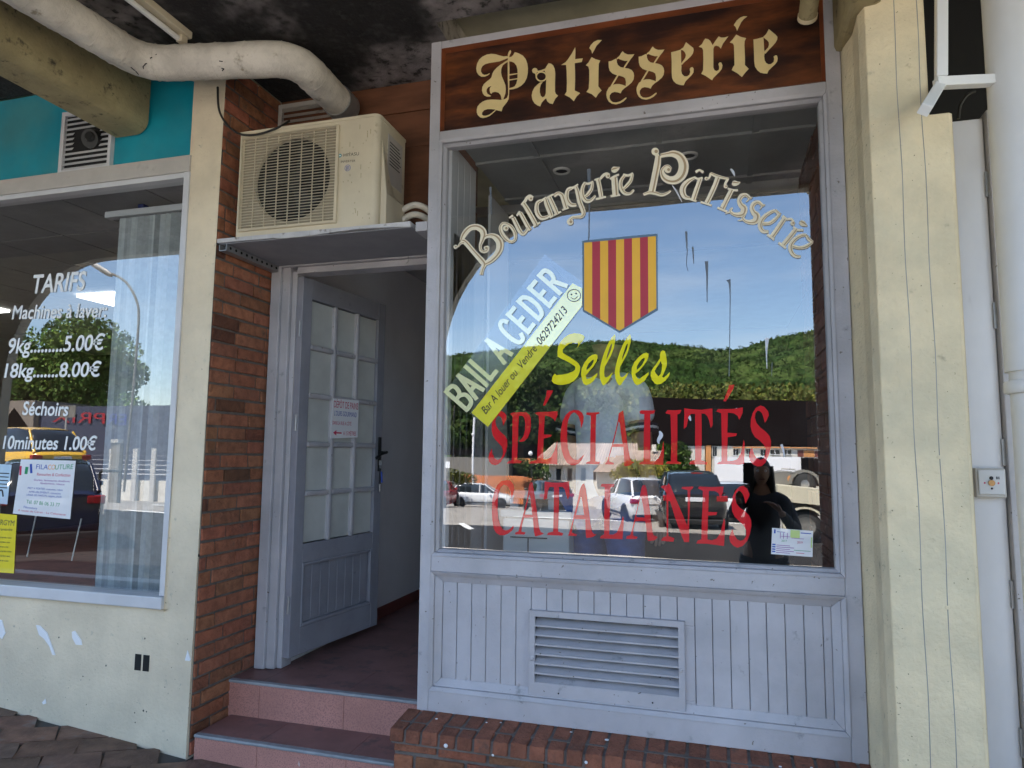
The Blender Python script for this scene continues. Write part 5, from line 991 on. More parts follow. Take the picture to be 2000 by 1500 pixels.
# hill
from mathutils import noise as NZ
m_plane = mat('bright_foliage', (.10, .165, .035), .75, var=.5, scale=.7, tint=True, spec=.2)
prof = [(560, 715), (700, 706), (864, 694), (940, 686), (1010, 676), (1070, 671), (1128, 666), (1190, 662), (1240, 660), (1280, 666), (1340, 670), (1400, 679), (1440, 676), (1520, 656), (1580, 644), (1616, 640), (1760, 612), (1950, 590)]
b = MB(); NX, NY = 640, 150; Yc, Yf = -170.0, -420.0; rows_ = []
top = [rf(x, z, Yf) for x, z in prof]
def ridge(x):
    for p, q in zip(top, top[1:]):
        if p.x <= x <= q.x: return p.z+(q.z-p.z)*(x-p.x)/(q.x-p.x)
    return top[0].z if x < top[0].x else top[-1].z
vs = []; X0, X1 = top[0].x, top[-1].x
for j in range(NY+1):
    s = j/NY
    for i in range(NX+1):
        x = X0+(X1-X0)*i/NX; xx = x*(.55+.45*s); y = Yc+(Yf-Yc)*s; z = -3+(ridge(x)+1)*(s**.82)
        q = Vector((xx*.16, y*.16, 0)); d = 1-NZ.cell_vector(Vector((0, 0, 0))).x*0
        ed = min(1, s*6)*1.0; n_ = NZ.voronoi(Vector((xx*.42, y*.36, .3)))[0][0]; n2 = NZ.noise(Vector((xx*.03, y*.03, 4)))
        vs.append((xx, y, z+ed*(1.5*(.45+1.3*(NZ.noise(Vector((xx*.02, y*.02, 9)))+.45))*(1-n_*1.6)+4.5*n2*(1 if s < .85 else .25)+1.0*NZ.noise(Vector((xx*.5, y*.5, 1))))))
fs = [(j*(NX+1)+i, j*(NX+1)+i+1, (j+1)*(NX+1)+i+1, (j+1)*(NX+1)+i) for j in range(NY) for i in range(NX)]
b.add(vs, fs)
m_hill = mat('wooded_hillside', (.020, .042, .009), .95, var=.65, scale=.25, col2=(.055, .08, .02), mix=(.42, .62), mscale=.04, dirt=(.08, .09, .035), dmix=(.66, .75), dscale=.11, spec=.1)
hv = vs; struct('hill', b, m_hill)
b = MB(); rr = random.Random(77)         # loose crowns that break the hill's outline
for k in range(6500):
    j = int(NY*(.2+.8*rr.random()**.7)); i = rr.randrange(NX); q = hv[j*(NX+1)+i]; s = rr.uniform(.6, 1.35)
    leaves(b, (q[0], q[1], q[2]+rr.uniform(-.5, 1.2)), (s, s, s*rr.uniform(.7, 1.2)), 12, s*.7, rr)
tag(b.build('woodland', mat('woodland_foliage', (.026, .048, .012), .85, var=.5, scale=.08, tint=True, spec=.1)), 'loose dark crowns of the wood covering the hill', 'wood', kind='stuff')
# light scrub at its foot
b = MB(); rr = random.Random(44)
for k in range(260):
    px = rr.uniform(1080, 1760); p = rf(px, 905, -95+rr.uniform(-14, 14)); s = rr.uniform(1.6, 3.4); zt_ = rf(px, rr.uniform(742, 785), p.y).z
    leaves(b, (p.x, p.y, max(2, zt_-s)), (s, s, s), 90, .6, rr)
    if rr.random() < .7: leaves(b, (p.x, p.y, rr.uniform(.5, 6)), (s*1.3, s, s*1.4), 70, .7, rr)
o = b.build('scrub', m_scrub); tag(o, 'pale olive scrub covering the foot of the wooded hill', 'scrub', kind='stuff')
# nearer trees
for k, (px, pz, Y, hp, r, mm, lab) in enumerate([(885, 905, -66, 745, 4.6, m_leafd, 'grey green tree behind the flat grey building, leftmost in the pastry window'), (935, 905, -70, 765, 5.0, m_leafd, 'dark tree above the flat grey building under the yellow strip'), (990, 905, -74, 742, 5.4, m_leafd, 'broad dark tree left of the round street lamp'), (1045, 905, -78, 728, 5.6, m_leafd, 'olive tree rising behind the left tiled roof'), (1095, 900, -80, 752, 4.6, m_leaf, 'lighter tree between the shop name and the tiled roof'), (1145, 895, -82, 770, 4.6, m_leafd, 'dark tree behind the ridge of the tiled house'), (1310, 925, -52, 868, 1.9, m_leaf, 'bright green tree at the corner of the white building')]):
    p = rf(px, pz, Y); zt_ = rf(px, hp, Y).z; tree('leafy_tree', lab, (p.x, Y, -3), zt_+3, r, 5200, r*.13, mm, 60+k, 'trees behind the car park')
g_ = .04
p = rf(105, 800, -46, g_); zt_ = rf(150, 640, -46, g_).z; tree('plane_tree', 'big sunlit plane tree above the mirrored supermarket sign', (p.x, -46, -2.4), zt_+2.4, 8.6, 42000, .36, m_plane, 91, shape=.78)
p = rf(60, 800, -44, g_); zt_ = rf(60, 690, -44, g_).z; tree('plane_tree', 'lower bright tree at the left edge of the launderette reflection', (p.x, -44, -2.3), zt_+2.3, 5.2, 16000, .4, m_plane, 92, shape=.8)
def shrub(px, pz, Y, s, lab, m, seed, g=GL):
    p = rf(px, pz, Y, g); b = MB(); rr = random.Random(seed)
    for k in range(7): leaves(b, (p.x+rr.uniform(-s, s), Y+rr.uniform(-.4, .4), p.z+rr.uniform(0, s*.7)), (s*.6, s*.6, s*.5), 160, s*.2, rr)
    single('shrub', b, m, lab, 'shrub')
m_yleaf = mat('yellow_green_foliage', (.20, .19, .02), .8, var=.4, tint=True)
shrub(1262, 926, -38, .9, 'yellow green shrub beside the roof of the small white car', m_yleaf, 1); shrub(1215, 926, -40, .8, 'yellowish hedge shrub below the tiled roof', m_yleaf, 2); shrub(900, 938, -36, .7, 'dry shrub behind the white hatchback', m_scrub, 3); shrub(1035, 925, -44, 1.0, 'dark shrub under the orange eave', m_leafd, 4)
# buildings
m_gwall = mat('grey_render', (.19, .175, .155), .9, var=.06, scale=.6); m_wwall = mat('white_render', (.66, .62, .55), .85, var=.05, scale=.5); m_oran = mat('orange_render', (.62, .27, .09), .85, var=.05)
m_roofd = mat('dark_brown_roof', (.007, .005, .005), .95, var=.2, spec=.03); m_tilr = mat('clay_roof_tile', (.58, .45, .36), .8, var=.22, scale=1.5, tint=True); m_tilo = mat('orange_roof_tile', (.52, .17, .05), .8, var=.2, scale=1.5, tint=True)
m_win = mat('dark_window_pane', (.02, .025, .03), .15)
def slab(mb, px0, pz0, px1, pz1, Y, d, zb=None, g=GL):
    a, c = rf(px0, pz0, Y, g), rf(px1, pz1, Y, g); mb.box(min(a.x, c.x), max(a.x, c.x), Y-d, Y, min(a.z, c.z) if zb is None else zb, max(a.z, c.z))
def tiles(mb, A, B, C, D, n):           # slope ABCD (AB = eave, DC = ridge) as rows of barrel tiles
    A, B, C, D = map(Vector, (A, B, C, D)); nn = (B-A).cross(D-A).normalized(); nn = nn if nn.z > 0 else -nn; rr = random.Random(n)
    mb.col = (.35, .35, .35, 1); mb.add([A, B, C, D], [(0, 1, 2, 3)])
    for k in range(n):
        s0, s1 = (k+.12)/n, (k+.78)/n; t = rr.uniform(.8, 1.2); mb.col = (t, t, t, 1); h = (B-A).length/n*.32
        p = [A.lerp(B, s0), A.lerp(B, (s0+s1)/2)+nn*h, A.lerp(B, s1)]; q = [D.lerp(C, s0), D.lerp(C, (s0+s1)/2)+nn*h, D.lerp(C, s1)]
        mb.add(p+q, [(0, 1, 4, 3), (1, 2, 5, 4)])
t = thing('grey_building', 'low flat grey building with a dark recess left of the tiled houses', 'building', tuple(rf(930, 935, -50)))
b = MB(); slab(b, 830, 892, 993, 935, -50, 6, -3.2); b.build('wall', m_gwall, t); b = MB(); slab(b, 820, 876, 992, 889.5, -50.3, 6.3); b.build('roof', m_roofd, t); b = MB(); slab(b, 993.6, 866, 1022, 937, -51, 6, -3.2); b.build('dark_recess', m_roofd, t)
b = MB(); slab(b, 870, 902, 878, 915, -49.98, .05); b.build('window', m_paper, t)
t = thing('tiled_shelter', 'low shelter roof of orange tiles behind the white hatchback', 'building', tuple(rf(980, 975, -46)))
a, c, d, e = rf(935, 977, -43), rf(1090, 990, -43), rf(1060, 932, -46), rf(905, 927, -46); b = MB(); tiles(b, a, c, d, e, 34); b.build('roof', m_tilo, t); b = MB(); b.box(e.x, d.x, -46.6, -46.02, -3.2, e.z-.05); b.build('wall', m_gwall, t)
t = thing('tiled_house', 'white house under a pale tiled roof, left of the two in the pastry window', 'house', tuple(rf(1100, 945, -48)))
b = MB(); slab(b, 1072, 906, 1240, 946, -48, 8, -3.2); b.build('wall', m_wwall, t); b = MB(); tiles(b, rf(1036, 906, -47.4), rf(1250, 908, -47.4), rf(1245, 866, -52), rf(1082, 864, -52), 38); b.build('roof', m_tilr, t)
b = MB(); slab(b, 1004, 894, 1072, 905, -47.5, 3); b.build('eave', m_oran, t)
b = MB()
for x in (1086, 1108, 1135, 1160): slab(b, x, 913, x+9, 938, -47.97, .1)
b.split('window', m_win, t)
t = thing('tiled_house', 'nearer house whose tiled roof with a chimney slopes down beside the white building', 'house', tuple(rf(1230, 945, -42)))
b = MB(); slab(b, 1165, 922, 1268, 948, -42, 6, -3.2); b.build('wall', m_wwall, t); b = MB(); tiles(b, rf(1158, 922, -41.4), rf(1266, 923, -41.4), rf(1294, 880, -47), rf(1200, 878, -47), 24); rf_ = b.build('roof', m_tilr, t)
b = MB(); slab(b, 1272, 868, 1280, 881, -46, .5); b.build('chimney', m_wwall, rf_)
t = thing('white_building', 'white building with an orange stripe and a wide dark brown roof across the car park', 'building', tuple(rf(1450, 940, -56)))
b = MB(); slab(b, 1330, 869, 1378, 940, -56, 10, -3.2); slab(b, 1390.5, 869, 1700, 940, -56, 10, -3.2); b.build('wall', m_wwall, t); b = MB(); slab(b, 1378.3, 869, 1390.2, 940, -55.9, 10, -3.2); b.build('orange_stripe', m_oran, t)
b = MB(); a, c, d, e = rf(1248, 866, -55.8), rf(1720, 872, -55.8), rf(1720, 786, -61), rf(1248, 775, -61); b.hexa([a, c, d, e], [p+Vector((0, -.5, -.3)) for p in (a, c, d, e)]); b.build('roof', m_roofd, t, label='wide dark brown roof')
b = MB(); slab(b, 1430, 873, 1700, 877, -55.75, .2); b.build('orange_eave', m_oran, t)
for x, w_, z0, z1 in ((1392, 8, 872, 891), (1431, 10, 878, 890), (1457, 8, 878, 888), (1486, 11, 879, 892), (1506, 18, 880, 889), (1530, 16, 880, 889)):
    b = MB(); slab(b, x, z0, x+w_, z1, -55.97, .1); f_ = b.build('window', m_win, t); b = MB(); slab(b, x+w_*.46, z0, x+w_*.54, z1, -55.95, .05); slab(b, x-.8, z1, x+w_+.8, z1+1.2, -55.9, .12); b.build('window_frame', m_paper, f_)
b = MB(); slab(b, 1558, 880, 1570, 894, -55.97, .1); slab(b, 1592, 881, 1600, 894, -55.97, .1); b.split('shutter', m_skirt, t); b = MB(); slab(b, 1570.3, 880, 1591.7, 894, -55.96, .1); b.build('orange_panel', m_oran, t)
b = MB(); slab(b, 1396, 893, 1566, 945, -52, 3, -3.2); b.build('porch_wall', m_paper, t); b = MB(); slab(b, 1566.5, 896, 1640, 945, -51.8, 3, -3.2); b.build('dark_gate', m_roofd, t)
# launderette side: supermarket, fence
t = thing('supermarket', 'grey supermarket shed with a gabled dark porch and red and blue mirrored sign letters', 'building', tuple(rf(140, 870, -40, g_)))
m_shed = mat('slate_blue_cladding', (.045, .05, .085), .7, var=.05); m_gable = mat('beige_cladding', (.22, .18, .15), .8)
b = MB(); slab(b, 60, 795, 420, 890, -40, 9, -3.2, g_); b.build('wall', m_shed, t); b = MB(); slab(b, -60, 784, 62, 860, -39.5, 9, -3.2, g_); b.build('porch', m_gable, t)
b = MB(); b.prism([rf(x, z, -39.4, g_) for x, z in ((-12, 850), (27, 797), (64, 850), (64, 888), (-12, 888))], (0, -.08, 0)); b.build('porch_opening', m_roofd, t)
m_sr = mat('red_sign_letter', (.35, .02, .03), .5); m_sb = mat('blue_sign_letter', (.02, .03, .22), .5)
def mtext(mb, s, pa, pb, h, Y, g):      # real letters face the arcade, so their baseline runs towards -x
    A, B = rf(*pb, Y, g), rf(*pa, Y, g); text(mb, s, A, B-A, Vector((0, 0, rf(pa[0], pa[1]-h, Y, g).z-rf(pa[0], pa[1], Y, g).z)))
b = MB(); mtext(b, 'PRIX', (102, 824), (204, 828), 22, -39.9, g_); b.build('red_sign', m_sr, t); b = MB(); mtext(b, 'ER', (208, 828), (246, 830), 22, -39.9, g_); b.build('blue_sign', m_sb, t)
t = thing('panel_fence', 'pale wire panel fence behind the launderette blind reflection', 'fence', tuple(rf(250, 945, -24, g_)))
for px in (214, 260, 296, 345): b = MB(); slab(b, px, 876, px+4, 952, -24, .1, -3.0, g_); b.split('post', m_alu, t)
b = MB()
for k in range(6): slab(b, 180, 880+9*k, 370, 882+9*k, -24.05, .02, None, g_)
b.build('rails', m_alul, t); b = MB(); slab(b, 180, 935, 380, 955, -24.2, .15, -3.0, g_); b.build('base_wall', m_wwall, t)
t = thing('bollard_light', 'square grey post beside the fence in the launderette reflection', 'post', tuple(rf(224, 950, -20, g_))); b = MB(); slab(b, 218, 866, 229, 955, -20, .2, -3.0, g_); b.build('post', m_gwall, t); b = MB(); slab(b, 217, 858, 230, 865, -19.95, .3, None, g_); b.build('cap', m_alu, t)
t = thing('rail_barrier', 'black bent pipe barrier in front of the fence', 'barrier', tuple(rf(195, 953, -19, g_))); b = MB(); b.tube(arcpath([rf(194, 955, -19, g_), rf(195, 919, -19, g_), rf(238, 921, -19, g_)], .2), .05, 8); b.build('rail', m_black, t)
t = thing('sign_post', 'small square sign on a thin post before the supermarket', 'sign', tuple(rf(125, 880, -30, g_))); b = MB(); b.tube([rf(126, 880, -30, g_), rf(130, 805, -30, g_)], .05, 8); b.build('post', m_alu, t); b = MB(); slab(b, 118, 792, 146, 815, -29.9, .05, None, g_); b.build('plate', m_gwall, t)
# lamps
t = thing('street_lamp', 'tall curved grey street lamp over the launderette lettering', 'street lamp', tuple(rf(243, 950, -17, g_)))
b = MB(); b.tube(spline([tuple(rf(x, z, -17, g_)) for x, z in ((242, 960), (252, 850), (264, 720), (271, 620), (266, 585), (250, 556), (232, 541), (212, 533))], 6), .045, 10); b.build('pole', m_gwall, t)
b = MB(); b.tube([rf(218, 538, -17, g_), rf(210, 533, -17, g_), rf(180, 515, -17, g_), rf(172, 511, -17, g_)], [.07, .14, .12, .05], 12, True, .6); b.build('lamp_head', m_alu, t)
t = thing('street_lamp', 'white lamp pole in front of the flat grey building', 'street lamp', tuple(rf(925, 945, -41))); b = MB(); b.tube([rf(924, 950, -41), rf(928, 815, -41)], .07, 8); b.build('pole', m_paper, t); b = MB(); b.ball(rf(926, 848, -41), .12, 8); b.build('lamp', m_paper, t)
t = thing('globe_lamp', 'round white globe lamp by the left tiled roof', 'street lamp', tuple(rf(1036, 935, -38))); b = MB(); b.tube([rf(1038, 945, -38), rf(1037, 888, -38)], .04, 8); b.build('pole', m_black, t); b = MB(); b.ball(rf(1036, 884, -38), .14, 10); b.build('globe', m_paper, t)
# ------------------------------------------------------------------ parked vehicles
m_carw = mat('white_car_paint', (.74, .74, .74), .25, coat=.5); m_card = mat('taupe_car_paint', (.10, .085, .07), .3, metal=.3, coat=.6); m_carb = mat('black_car_paint', (.012, .013, .016), .2, coat=.8)
m_cary = mat('yellow_car_paint', (.75, .43, .03), .3, coat=.5); m_carn = mat('navy_car_paint', (.006, .008, .035), .25, coat=.8); m_cgl = mat('car_window_glass', (.015, .02, .025), .06, coat=.5)
m_tyre = mat('tyre_rubber', (.02, .02, .02), .8); m_rim = mat('alloy_rim', (.45, .45, .46), .3, metal=.8); m_lampr = mat('red_tail_lamp', (.35, .01, .015), .25); m_lampc = mat('clear_lamp', (.6, .6, .6), .2)
m_cream_t = mat('cream_truck_paint', (.66, .60, .45), .5, var=.05); m_grit = mat('dusty_grey_paint', (.20, .19, .17), .6, var=.1)
def car(label, loc, heading, dims, paint, st, gh, name='parked_car', wheels=(.18, .82), wr=.31, plate=True, group='cars parked across the car park'):
    """st: (x 0 rear..1 front, z low, z belt, half width); gh: (x, z roof, half width) greenhouse stations incl. both ends at belt height"""
    Ln, Wd, Hh = dims; t = thing(name, label, 'car', tuple(loc), 0, group); ORG[t.name] = Vector((0, 0, 0)); t.rotation_euler.z = R(heading)
    b = MB(); hw = Wd/2; vs = []; m = 14
    def belt(x):
        for a, c in zip(st, st[1:]):
            if a[0] <= x <= c[0]: f = (x-a[0])/(c[0]-a[0]); return a[2]+(c[2]-a[2])*f, a[3]+(c[3]-a[3])*f
        return st[-1][2], st[-1][3]
    for x, zl, zb, k in st:
        w_ = hw*k; half = [(0, zl), (w_*.86, zl), (w_*.97, zl+.10), (w_, zl+(zb-zl)*.45), (w_*.975, zl+(zb-zl)*.8), (w_*.90, zb-.01), (w_*.7, zb+.015), (0, zb+.03)]
        ring_ = half+[(-y, z) for y, z in half[-2:0:-1]]; m = len(ring_); vs += [((x-.5)*Ln, y, z) for y, z in ring_]
    fs = [(i*m+k, i*m+(k+1) % m, (i+1)*m+(k+1) % m, (i+1)*m+k) for i in range(len(st)-1) for k in range(m)]
    b.add(vs, fs, True); b.add(vs[:m], [tuple(reversed(range(m)))]); b.add(vs[-m:], [tuple(range(m))])
    b.build('body', paint, t)
    b = MB(); vs = []
    for x, zr, k in gh:
        zb, kb = belt(x); wb = hw*kb*.90; wr_ = hw*k; zr = max(zr, zb+.02)
        half = [(wb, zb-.02), (wb*.4+wr_*.6, zb*.4+zr*.6), (wr_, zr-.05), (wr_*.82, zr-.012), (0, zr)]; rg = half+[(-y, z) for y, z in half[-2::-1]]; n = len(rg); vs += [((x-.5)*Ln, y, z) for y, z in rg]
    b.add(vs, [(i*n+k, i*n+k+1, (i+1)*n+k+1, (i+1)*n+k) for i in range(len(gh)-1) for k in range(n-1)], True); b.build('windows', m_cgl, t)
    b = MB(); up = Vector((0, 0, .006)); rv = []
    core = [g for g in gh if g[1] > Hh*.93]
    for x, zr, k in core: w_ = hw*k; rv += [((x-.5)*Ln, w_*1.005, zr-.055), ((x-.5)*Ln, w_*.82, zr-.005), ((x-.5)*Ln, 0, zr+.006), ((x-.5)*Ln, -w_*.82, zr-.005), ((x-.5)*Ln, -w_*1.005, zr-.055)]
    b.add(rv, [(i*5+k, i*5+k+1, (i+1)*5+k+1, (i+1)*5+k) for i in range(len(core)-1) for k in range(4)], True)
    def gpt(x, s, top):
        zb, kb = belt(x); return Vector(((x-.5)*Ln, s*hw*kb*.905, zb-.01))
    for s in (-1, 1):
        for (x0, ), (x1, zr, k) in (((gh[0][0],), core[0]), ((gh[-1][0],), core[-1]), ((.50,), min(core, key=lambda c: abs(c[0]-.48)))):
            b.tube([gpt(x0, s, 0), Vector(((x1-.5)*Ln, s*hw*k*1.0, zr-.05))], [.05, .035], 6)
    b.build('roof', paint, t)
    for x in wheels:
        for s in (-1, 1):
            M = Matrix.Translation(((x-.5)*Ln, s*(hw-.09), wr)) @ Matrix.Rotation(R(-90*s), 4, 'X')
            b = MB(); b.lathe([(wr*.62, -.09), (wr*.93, -.095), (wr, -.06), (wr, .06), (wr*.93, .095), (wr*.62, .09), (wr*.60, .02)], 24, M); o = b.build('wheel', m_tyre, t)
            b = MB(); b.lathe([(.001, .07), (wr*.2, .085), (wr*.22, .05), (wr*.62, .075), (wr*.63, .02)], 24, M)
            for q in range(5): b.box(-.03, .03, wr*.12, wr*.6, .05, .086, M @ Matrix.Rotation(q*1.2566, 4, 'Z'))
            b.build('rim', m_rim, o)
            b = MB(); MA = Matrix.Translation(((x-.5)*Ln, s*(hw-.012), wr)) @ Matrix.Rotation(R(-90*s), 4, 'X'); b.lathe([(wr*1.13, -.1), (wr*1.15, .013), (.001, .012)], 24, MA); b.build('wheel_arch', m_black, t)
    zt_, _ = belt(.02); b = MB()
    for s in (-1, 1): b.box(-Ln*.5-.012, -Ln*.5+.16, s*hw*.62 if s > 0 else -hw*.93, s*hw*.93 if s > 0 else -hw*.62, zt_-.22, zt_-.07)
    b.split('tail_lamp', m_lampr, t, bevel=.02); b = MB()
    for s in (-1, 1): b.box(Ln*.5-.2, Ln*.5+.005, min(s*hw*.55, s*hw*.86), max(s*hw*.55, s*hw*.86), .60, .72)
    b.split('headlamp', m_lampc, t, bevel=.02)
    b = MB()
    for s in (-1, 1): b.ball((Ln*.16, s*(hw+.07), belt(.68)[0]+.06), .085, 8, (.8, 1, .75))
    b.split('mirror', paint, t)
    b = MB(); b.box(-Ln*.5-.03, -Ln*.5+.1, -hw*.86, hw*.86, .22, .36); b.build('bumper', m_black, t, bevel=.03)
    if plate: b = MB(); b.box(-Ln*.5-.022, -Ln*.5-.012, -.26, .26, zt_-.22, zt_-.11); b.build('number_plate', m_paper, t)
    b = MB(); b.box(-Ln*.30, Ln*.32, -hw-.004, hw+.004, .30, .36); b.build('side_sill', m_black, t)
    return t
HB = ([(0, .32, .86, .80), (.02, .24, .92, .88), (.10, .2, .95, .96), (.25, .18, .94, 1), (.6, .18, .92, 1), (.75, .18, .90, .99), (.9, .2, .80, .93), (.97, .24, .68, .84), (1, .3, .58, .72)],
      [(.03, .9, .62), (.10, 1.30, .66), (.16, 1.42, .68), (.3, 1.47, .70), (.5, 1.47, .70), (.6, 1.42, .69), (.78, .92, .72)])
SU = ([(0, .42, 1.0, .82), (.02, .32, 1.06, .90), (.10, .26, 1.08, .97), (.25, .25, 1.07, 1), (.6, .25, 1.04, 1), (.75, .25, 1.02, .99), (.9, .27, .96, .94), (.97, .3, .84, .86), (1, .36, .70, .75)],
      [(.02, 1.04, .62), (.07, 1.42, .66), (.13, 1.57, .69), (.3, 1.63, .71), (.5, 1.62, .71), (.6, 1.56, .70), (.76, 1.04, .73)])
def scale(S_, f): return ([(a, z*f, c*f, d) for a, z, c, d in S_[0]], [(a, z*f, k) for a, z, k in S_[1]])
ZR = -.55
def gp(px, T, g=GL):                     # on the ground at mirrored distance T, in the column of the pane at px
    y = 2*g-CAM.y-T; d = ray(px, 980); return Vector((d.x*T, y, gnd(y)))
p = gp(939, 41); car('white hatchback parked at the left of the pastry window reflection', p, -14, (4.0, 1.75, 1.46), m_carw, *HB)
p = gp(1068, 34); car('dark taupe people carrier mirrored behind the red letters C A T', p, -116, (4.4, 1.85, 1.66), m_card, *SU)
p = gp(1243, 24); wc = car('small white delivery car with dark side lettering', p, -114, (3.6, 1.62, 1.46), m_carw, *scale(HB, .99))
b = MB(); b.box(-.6, .6, .812, .826, .40, .47); b.build('side_rubbing_strip', m_black, wc); b = MB(); text(b, 'AUTO', (-.05, .822, .66), (.62, 0, 0), (0, 0, .16)); b.build('side_lettering', m_grit, wc)
p = gp(1343, 21.6); sv = car('black sport utility car seen from behind in the pastry window', p, -97, (4.4, 1.86, 1.62), m_carb, *SU)
b = MB(); b.box(-2.22, -2.20, -.1, .22, 1.58, 1.61); b.build('brake_lamp', m_lampr, sv)
p = gp(1432, 27); car('white car half hidden behind the black one', p, -92, (4.1, 1.75, 1.46), m_carw, *HB)
p = gp(852, 36); car('red car cut by the left edge of the pastry window', p, -95, (4.0, 1.75, 1.46), mat('red_car_paint', (.35, .01, .02), .3, coat=.5), *HB)
p = rfz(92, 1080, gnd(-7), .04); car('dark navy car standing close, mirrored behind the white tailoring notice', p+Vector((-1.6, -1.2, 0)), -142, (4.3, 1.85, 1.6), m_carn, *SU)
p = rf(45, 900, -14, .04); car('tall yellow car at the left edge of the launderette reflection', (p.x, -14, gnd(-14)+.55), -168, (4.4, 1.85, 2.1), m_cary, *scale(HB, 1.42), wr=.36)
# flatbed with an old open car on it
q = rfz(1572, 1062, ZR); t = thing('flatbed_truck', 'cream flatbed lorry side with a mudguarded wheel beside the brick pier', 'truck', (q.x, q.y, ZR)); X, Y = q.x, q.y
b = MB(); b.hexa([rf(1520, 949, Y), rf(1720, 968, Y), rf(1720, 1000, Y), rf(1520, 978, Y)], [p+Vector((0, -2, 0)) for p in (rf(1520, 949, Y), rf(1720, 968, Y), rf(1720, 1000, Y), rf(1520, 978, Y))]); b.build('side_board', m_cream_t, t)
b = MB(); p0, p1 = rf(1515, 980, Y-.2), rf(1720, 1008, Y-.2); b.box(p0.x, p1.x, Y-1.8, Y-.2, p1.z-.04, p0.z); b.build('chassis', m_black, t)
wc_ = rf(1574, 1030, Y); wrr = wc_.z-ZR; b = MB(); M = Matrix.Translation((wc_.x, Y-.18, wc_.z)) @ Matrix.Rotation(R(90), 4, 'X'); b.lathe([(wrr*.6, -.12), (wrr, -.1), (wrr, .1), (wrr*.6, .12)], 24, M); o = b.build('wheel', m_tyre, t); b = MB(); M = Matrix.Translation((wc_.x, Y-.07, wc_.z)) @ Matrix.Rotation(R(90), 4, 'X'); b.lathe([(.001, .0), (wrr*.3, .02), (wrr*.6, -.02)], 20, M); b.build('rim', m_grit, o)
b = MB(); P = [(wc_.x+(wrr+.09)*1.05*math.cos(a*math.pi/12), wc_.z+(wrr+.09)*math.sin(a*math.pi/12)) for a in range(-1, 14)]; Pi = [(wc_.x+(wrr+.05)*math.cos(a*math.pi/12), wc_.z+(wrr+.05)*math.sin(a*math.pi/12)) for a in range(-1, 14)]
b.prism([(x, Y, z) for x, z in P+Pi[::-1]], (0, -.4, 0)); b.build('mudguard', m_cream_t, t)
t = thing('vintage_car', 'old grey open car with a round mudguard carried on the cream flatbed', 'car', tuple(rf(1555, 945, Y-.8))); Yv = Y-.8
b = MB(); b.prism([rf(x, z, Yv) for x, z in ((1500, 928), (1532, 925), (1556, 927), (1575, 930), (1590, 940), (1590, 952), (1500, 947))], (0, -1.2, 0)); b.build('body', m_grit, t, bevel=.02)
b = MB(); b.tube([rf(1526, 927, Yv-.2), rf(1528, 918, Yv-.2), rf(1552, 919, Yv-.2), rf(1556, 927, Yv-.2)], .02, 6); b.build('windscreen_frame', m_alu, t)
wv = rf(1572, 947, Yv+.05); b = MB(); M = Matrix.Translation(wv) @ Matrix.Rotation(R(90), 4, 'X'); b.lathe([(.1, -.06), (.24, -.06), (.25, .06), (.1, .06)], 20, M); o = b.build('wheel', m_tyre, t); b = MB(); b.lathe([(.001, -.07), (.1, -.055)], 14, M); b.build('rim', m_rim, o)
b = MB(); P = [(wv.x+.36*math.cos(a*math.pi/12), wv.z+.33*math.sin(a*math.pi/12)) for a in range(0, 13)]; Pi = [(wv.x+.29*math.cos(a*math.pi/12), wv.z+.27*math.sin(a*math.pi/12)) for a in range(0, 13)]
b.prism([(x, Yv+.1, z) for x, z in P+Pi[::-1]], (0, -.25, 0)); b.build('mudguard', m_grit, t); b = MB(); p = rf(1544, 937, Yv+.005); b.ball(p, .07, 8, (1, .2, 1)); b.build('badge', m_oran, t)
# ------------------------------------------------------------------ people
m_skin = mat('skin', (.36, .20, .13), .55, var=.05); m_hair = mat('dark_hair', (.012, .009, .008), .5); m_blk = mat('black_clothing', (.045, .045, .055), .85); m_jean = mat('blue_denim', (.05, .12, .38), .85, var=.2, scale=20); m_polo = mat('light_blue_polo_cloth', (.80, .85, .93), .85, var=.05, scale=10); m_navy = mat('navy_stripe', (.01, .012, .03), .8)
def skin(name, V, E, m, parent, sub=2):
    me = bpy.data.meshes.new(name); o0 = ORG[parent.name]; me.from_pydata([Vector(v[:3])-o0 for v in V], E, []); o = bpy.data.objects.new(name, me); COL.objects.link(o); o.parent = parent
    md = o.modifiers.new('skin', 'SKIN'); md.use_smooth_shade = True
    for i, v in enumerate(V):
        d = me.skin_vertices[0].data[i]; d.radius = (v[3], v[4] if len(v) > 4 else v[3]); d.use_root = (i == 0)
    s = o.modifiers.new('sub', 'SUBSURF'); s.levels = sub; s.render_levels = sub; me.materials.append(m); ORG[o.name] = o0; return o
